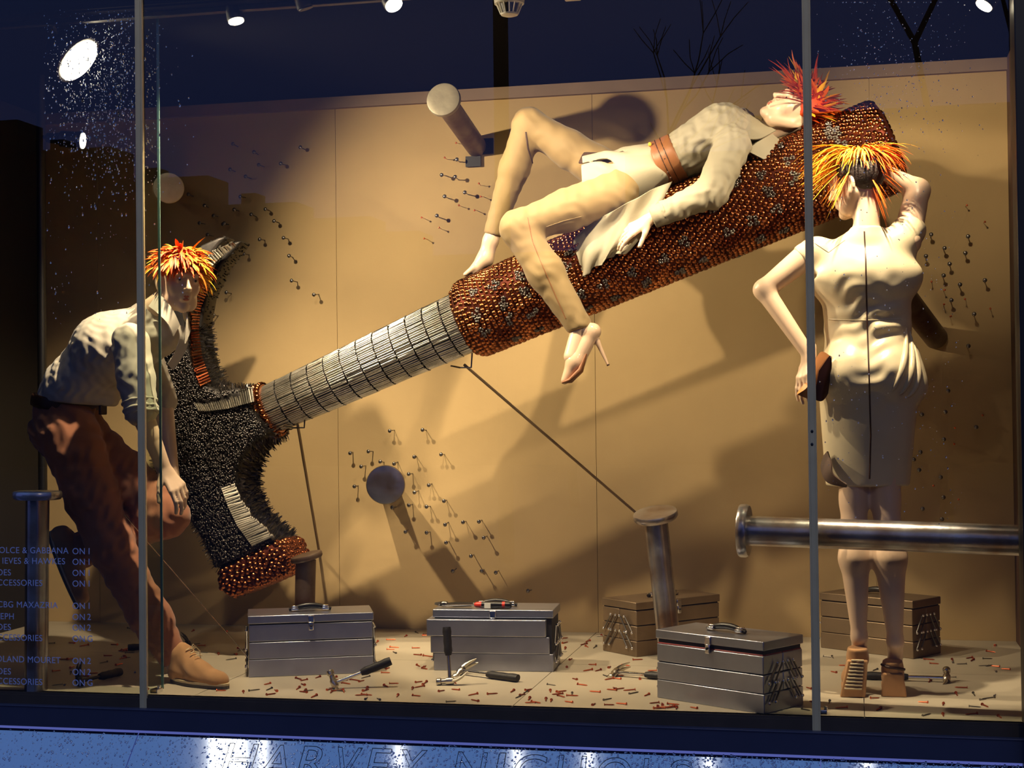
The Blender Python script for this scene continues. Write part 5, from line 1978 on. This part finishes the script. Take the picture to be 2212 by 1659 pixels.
# sole of the pump
b = MB(); b.tube([J(1266, 765, .668), J(1254, 800, .655), J(1232, 822, .648), J(1214, 827, .65)], [.008, .020, .018, .006], 10, 0, True, .6); obj('pump_sole', b, [M['belt']], rec, 60)
sp = cap_hair(hdC, hdR, .98, 130, 21, .1, .085, .0115, .3, weights=(6, 1, 3), out=.9, sw=(.5, -.1, .5))
fr = cap_hair(hdC, hdR, .98, 60, 23, .15, .16, .0075, .1, amin=.3, amax=2.6, weights=(6, 1, 3), out=.3, sw=(-.9, -.1, .25))
bk = cap_hair(hdC, hdR, .98, 80, 27, .3, .115, .0135, .25, amin=3.0, amax=6.2, weights=(5, 2, 3), out=1.0, sw=(.6, -.2, .3))
for q in (fr, bk):
    for k_ in q:
        sp[k_] += q[k_]
for (dx, L, w_) in ((V3(.10, -.05, 1.0), .19, .030), (V3(-.12, 0, 1.0), .15, .026), (V3(.35, -.1, .8), .17, .024), (V3(.8, -.1, .2), .11, .02), (V3(.7, -.1, -.25), .10, .018)):
    sp['hairy' if dx[0] > .2 else 'hairo'].append((J(1756, 238, .96), dx, L, w_, .05, (0, 0, 0)))
feather_hair(rbody, list(sp.items()))
b = MB(); b.ball(hdC + hdR @ V3(0, -.018, .048) * .98, np.array([.078, .098, .083]) * .98, 20, 0, hdR); obj('hair_cap', b, [M['hairr']], rbody, 60)

# ================================================================== the standing woman, seen from behind
std = thing('mannequin', 'female mannequin in cream satin dress standing with her back to the window', 'mannequin', onz(1885, 1500), FIG)
YW = .42
pel, wai, che = J(1878, 830, YW), J(1874, 692, YW + .02), J(1868, 588, YW + .01)
nck = J(1872, 498, YW + .01)
hdC = J(1850, 398, YW + .02)
hdR = hframe((-.86, .48, -.14), (-.06, -.05, 1.0))
XX = V3(1, 0, 0)
sh_l, el_l, wr_l = J(1752, 545, YW), J(1650, 626, YW - .03), J(1748, 768, YW - .08)
sh_r, el_r, wr_r = J(1958, 522, YW + .02), J(1982, 412, YW + .14), J(1912, 372, YW + .08)
bl = Blob()
bl.cone(pel, wai, .105, .082, .05, (XX, 1.45)).cone(wai, che, .082, .095, .05, (XX, 1.5)).cone(che, J(1868, 520, YW), .092, .05, .05, (XX, 1.75))
bl.cone(J(1872, 505, YW), hdC + hdR @ V3(0, -.03, -.06), .050, .043, .02)
add_head(bl, hdC, hdR, 1.0)
bl.chain([sh_l, el_l, wr_l], [.050, .036, .024], .02)
bl.chain([sh_r, el_r, wr_r], [.054, .044, .026], .02)
add_hand(bl, wr_l, J(1730, 838, YW - .10) - wr_l, V3(-.75, -.6, .1), 1, .95, (.22, .26, .3, .35), .9, .03)
add_hand(bl, wr_r, J(1870, 352, YW + .04) - wr_r, V3(.2, .5, .9), 1, .92)
for (hx, kx, cx, axx, k2) in ((1838, 1844, 1846, 1856, 0), (1914, 1914, 1922, 1934, 1)):
    hp_, kp, cp, ap = J(hx, 860, YW), J(kx, 1082, YW), J(cx, 1205, YW - .02), J(axx, 1375 + 12 * k2, YW + .005)
    bl.chain([hp_, kp], [.088, .047], .03).chain([kp, cp, ap], [.045, .053 + .004 * k2, .026], .03)
    bl.cone(ap, ap + V3(0, .07, -.07), .028, .028, .02)
sbody = skin_obj('body', bl, M['skin'], std, .0045)
face_parts(hdC, hdR, 1.0, sbody)
# dress
db = Blob()
db.cone(wai, J(1868, 600, YW), .090, .105, .04, (XX, 1.52)).cone(J(1868, 600, YW), J(1868, 532, YW), .104, .060, .05, (XX, 1.95))
db.cone(J(1870, 520, YW), J(1872, 492, YW), .066, .054, .02)
db.cone(J(1876, 815, YW), wai, .118, .092, .05, (XX, 1.5))
for x in (1830, 1920):
    db.ell(J(x, 805, YW - .065), (.082, .075, .085), None, .05)
db.cone(J(1876, 830, YW), J(1874, 1046, YW + .035), .120, .100, .03, (XX, 1.50))
db.cone(J(1965, 770, YW), J(1978, 838, YW - .01), .028, .036, .05)
db.cone(sh_r + V3(-.02, 0, .0), sh_r + (el_r - sh_r) * .22, .066, .062, .04)
db.cone(sh_l + V3(.02, 0, 0), sh_l + (el_l - sh_l) * .12, .058, .052, .04)


def dress_w(P):
    z = P[..., 2]
    a = folds(.0050, (V3(.35, .1, 1), .075, 1.0), (V3(-.4, .2, 1), .055, .8))(P)
    c = folds(.0012, (V3(1, .2, .3), .09, 1.0))(P)
    w1 = np.exp(-((z - 1.38) / .13) ** 2) + .6 * np.exp(-((z - 1.12) / .07) ** 2)
    side = np.clip(1.3 - (np.abs(P[..., 0] - J(1874, 700, YW)[0]) / .125) ** 2, 0.1, 1)
    return (a * np.clip(w1, 0, 1) + c) * side


db.wr = dress_w
db.cut(J(1874, 1050, YW), V3(0, 0, -1), .004)
db.cut(J(1872, 490, YW), V3(0.02, 0, 1), .006, .085)
db.cut(sh_r + (el_r - sh_r) * .32, unit(el_r - sh_r), .006, .11)
db.cut(sh_l + (el_l - sh_l) * .20, unit(el_l - sh_l), .006, .10)
dress = skin_obj('dress', db, M['satin'], std, .005)
bpy.context.view_layer.update()


on_surface(dress, [(1867, 500), (1870, 560), (1873, 690), (1878, 830), (1881, 940), (1878, 1048)], .0032, 'zip', M['darkbelt'], std)
on_surface(dress, [(1790, 690), (1850, 692), (1960, 690)], .0022, 'waist_seam', M['satin'], std, .0005)
on_surface(dress, [(1760, 525), (1790, 545), (1830, 515)], .0016, 'shoulder_dart', M['satin'], std, .0005)
# hip drape of the dress on the right side
for (xa, ya, xb, yb, xc, yc) in ((1958, 708, 1950, 790, 1926, 846), (1966, 716, 1968, 800, 1944, 852), (1970, 735, 1983, 812, 1960, 858)):
    pts = []
    for t in np.linspace(0, 1, 14):
        x = (1 - t) ** 2 * xa + 2 * t * (1 - t) * (2 * xb - (xa + xc) / 2) + t * t * xc
        y = (1 - t) ** 2 * ya + 2 * t * (1 - t) * (2 * yb - (ya + yc) / 2) + t * t * yc
        q = cast(dress, x, y)
        if q is not None:
            pts.append(q)
    if len(pts) > 4:
        m_ = len(pts)
        b = MB(); b.tube(pts, [.002 + .011 * math.sin(PI * i_ / (m_ - 1)) ** .7 for i_ in range(m_)], 10)
        obj('hip_pleat', b, [M['satin']], std, 60)
b = sheet([[J(1788, 975, YW - .05), J(1796, 1000, YW - .09), J(1800, 1024, YW - .10), J(1829, 1046, YW - .11)], [J(1780, 985, YW - .03), J(1774, 1012, YW - .05), J(1788, 1042, YW - .08), J(1829, 1052, YW - .10)]], 20, 8, .006)
obj('turned_lining', b, [M['lining']], std, 60)
# clutch bag held at the hip
bag = thing('clutch_bag', 'brown and tan leather clutch bag held at the standing woman\'s left hip', 'bag', J(1768, 850, YW - .06))
b = sheet([[J(1792, 768, YW - .10), J(1772, 762, YW - .10), J(1752, 800, YW - .11)], [J(1788, 800, YW - .10), J(1764, 810, YW - .11), J(1742, 830, YW - .12)], [J(1775, 850, YW - .08), J(1752, 862, YW - .10), J(1722, 850, YW - .11)]], 14, 14, .022)
obj('pouch', b, [M['bagtan']], bag, 50)
b = sheet([[J(1797, 772, YW - .125), J(1790, 770, YW - .125), J(1768, 800, YW - .13)], [J(1794, 800, YW - .115), J(1782, 815, YW - .12), J(1762, 832, YW - .125)], [J(1786, 850, YW - .10), J(1774, 866, YW - .11), J(1758, 862, YW - .115)]], 14, 14, .012)
obj('flap', b, [M['bag']], bag, 50)
# shoes: heel cups on flared block heels, seen from behind
def block_shoe(ank, foot, label, ridged, strap):
    s = Blob()
    a0 = ank + V3(0, .005, -.01)
    s.cone(a0 + V3(0, .0, -.015), a0 + V3(0, .01, -.055), .036, .037, .015)
    s.cone(a0 + V3(0, .02, -.045), foot + V3(0, .12, .050), .036, .036, .02)
    s.cone(foot + V3(0, .12, .046), foot + V3(0, .17, .040), .038, .030, .02)
    s.cut(a0 + V3(0, 0, -.008), V3(0, -.15, 1), .004).cut(foot + V3(0, 0, .026), V3(0, 0, -1), .003)
    o = skin_obj('shoe', s, M['suede'], std, .0045, 1, label)
    t = a0 + V3(0, -.005, -.05); w0, w1 = .036, .046
    b = MB()
    f0 = V3(foot[0], foot[1], .0)
    b.hexa([f0 + V3(-w1, -.028, 0), f0 + V3(w1, -.028, 0), f0 + V3(w1 * .9, .05, 0), f0 + V3(-w1 * .9, .05, 0)], [t + V3(-w0, -.030, 0), t + V3(w0, -.030, 0), t + V3(w0, .035, 0), t + V3(-w0, .035, 0)])
    obj('block_heel', b, [M['suede']], o, 30, bevel=.006)
    b = MB(); b.prism([(-.04, .08), (.04, .08), (.042, .15), (.02, .20), (-.02, .20), (-.042, .15)], f0 + V3(0, 0, .014), V3(1, 0, 0), V3(0, 1, 0), V3(0, 0, 1), .026); obj('platform', b, [M['suede']], o, 30, bevel=.004)
    if ridged:
        for i in range(9):
            q = t + (f0 + V3(0, 0, .02) - t) * (i / 9.0)
            wq = w0 + (w1 - w0) * i / 9 - .014
            b = MB(); b.tube([q + V3(-wq, -.032, 0), q + V3(0, -.035, .001), q + V3(wq, -.032, 0)], .0042, 6); obj('ridge', b, [M['crepe']], o, 60)
    if strap:
        b = MB(); q = a0 + V3(0, 0, -.028); b.tube([q + V3(-.039, .0, .004), q + V3(-.02, -.035, 0), q + V3(.02, -.035, -.004), q + V3(.041, 0, -.012)], .005, 8); obj('strap', b, [M['darkbelt']], o, 60)
    return o


fl, fr_ = onz(1842, 1504), onz(1931, 1503)
block_shoe(J(1852, 1388, fl[1]), fl, 'tan shoe with a ridged flared heel', True, False)
block_shoe(J(1928, 1416, fr_[1]), fr_, 'tan shoe with a smooth heel and dark strap', False, True)
# cropped dark hair at the back of the head, feather wig on top
b = Blob(); b.ell(hdC + hdR @ V3(0, -.018, .034), (.080, .098, .086), hdR, .01)
b.cut(hdC + hdR @ V3(0, .028, 0), hdR @ unit(V3(0, 1, -.25)), .006).cut(hdC + hdR @ V3(0, 0, -.045), hdR @ unit(V3(0, .3, -1)), .006)
b.ell(hdC + hdR @ V3(.080, -.004, -.004), (.02, .030, .038), hdR, .004, True); b.ell(hdC + hdR @ V3(-.080, -.004, -.004), (.02, .030, .038), hdR, .004, True)
skin_obj('cropped_hair', b, M['hairdark'], sbody, .005)
b = Blob(); b.cone(J(1873, 462, YW - .045), J(1889, 470, YW - .03), .014, .014, .01); 
crown = hdC + V3(.012, -.01, .118)
sp = {'hairo': [], 'hairy': [], 'hairr': []}
rr = random.Random(31)
for i in range(430):
    a = rr.uniform(0, 2 * PI)
    front = math.cos(a - PI)                      # +1 to the picture's left
    e = V3(math.cos(a), math.sin(a), 0)
    L = .15 + .075 * max(front, 0) + rr.gauss(0, .02)
    if e[1] < -.45:
        L = rr.uniform(.07, .115)
    if math.cos(a) > .7:
        L = rr.uniform(.11, .20)
    p = crown + e * rr.uniform(0, .04) + V3(0, 0, rr.gauss(-.006, .008))
    m_ = 'hairy' if rr.random() < (.75 if math.cos(a) < .35 else .18) else ('hairo' if rr.random() < .78 else 'hairr')
    sp[m_].append((p, unit(e + V3(rr.gauss(0, .15), rr.gauss(0, .15), rr.uniform(.15, .8))), L, rr.uniform(.0026, .0050), rr.uniform(1.1, 2.4), (rr.gauss(0, .2), rr.gauss(0, .2), 0)))
for (px, py) in ((1812, 470), (1806, 462), (1822, 452), (1765, 455), (1775, 440), (1745, 420), (1752, 440), (1900, 490), (1903, 470), (1897, 455), (1915, 440), (1925, 420)):
    for _ in range(5):
        q = J(px + rr.gauss(0, 5), py + rr.gauss(0, 8), YW - .02 + rr.gauss(0, .03))
        p = crown + unit(q - crown) * .09 + V3(0, 0, .02)
        d = q - p
        sp['hairo' if px > 1850 or rr.random() < .4 else 'hairy'].append((p, unit(d + V3(0, 0, .10)), np.linalg.norm(d), .0032, .35, (0, 0, 0)))
feather_hair(sbody, [(k_, v_) for k_, v_ in sp.items() if v_])
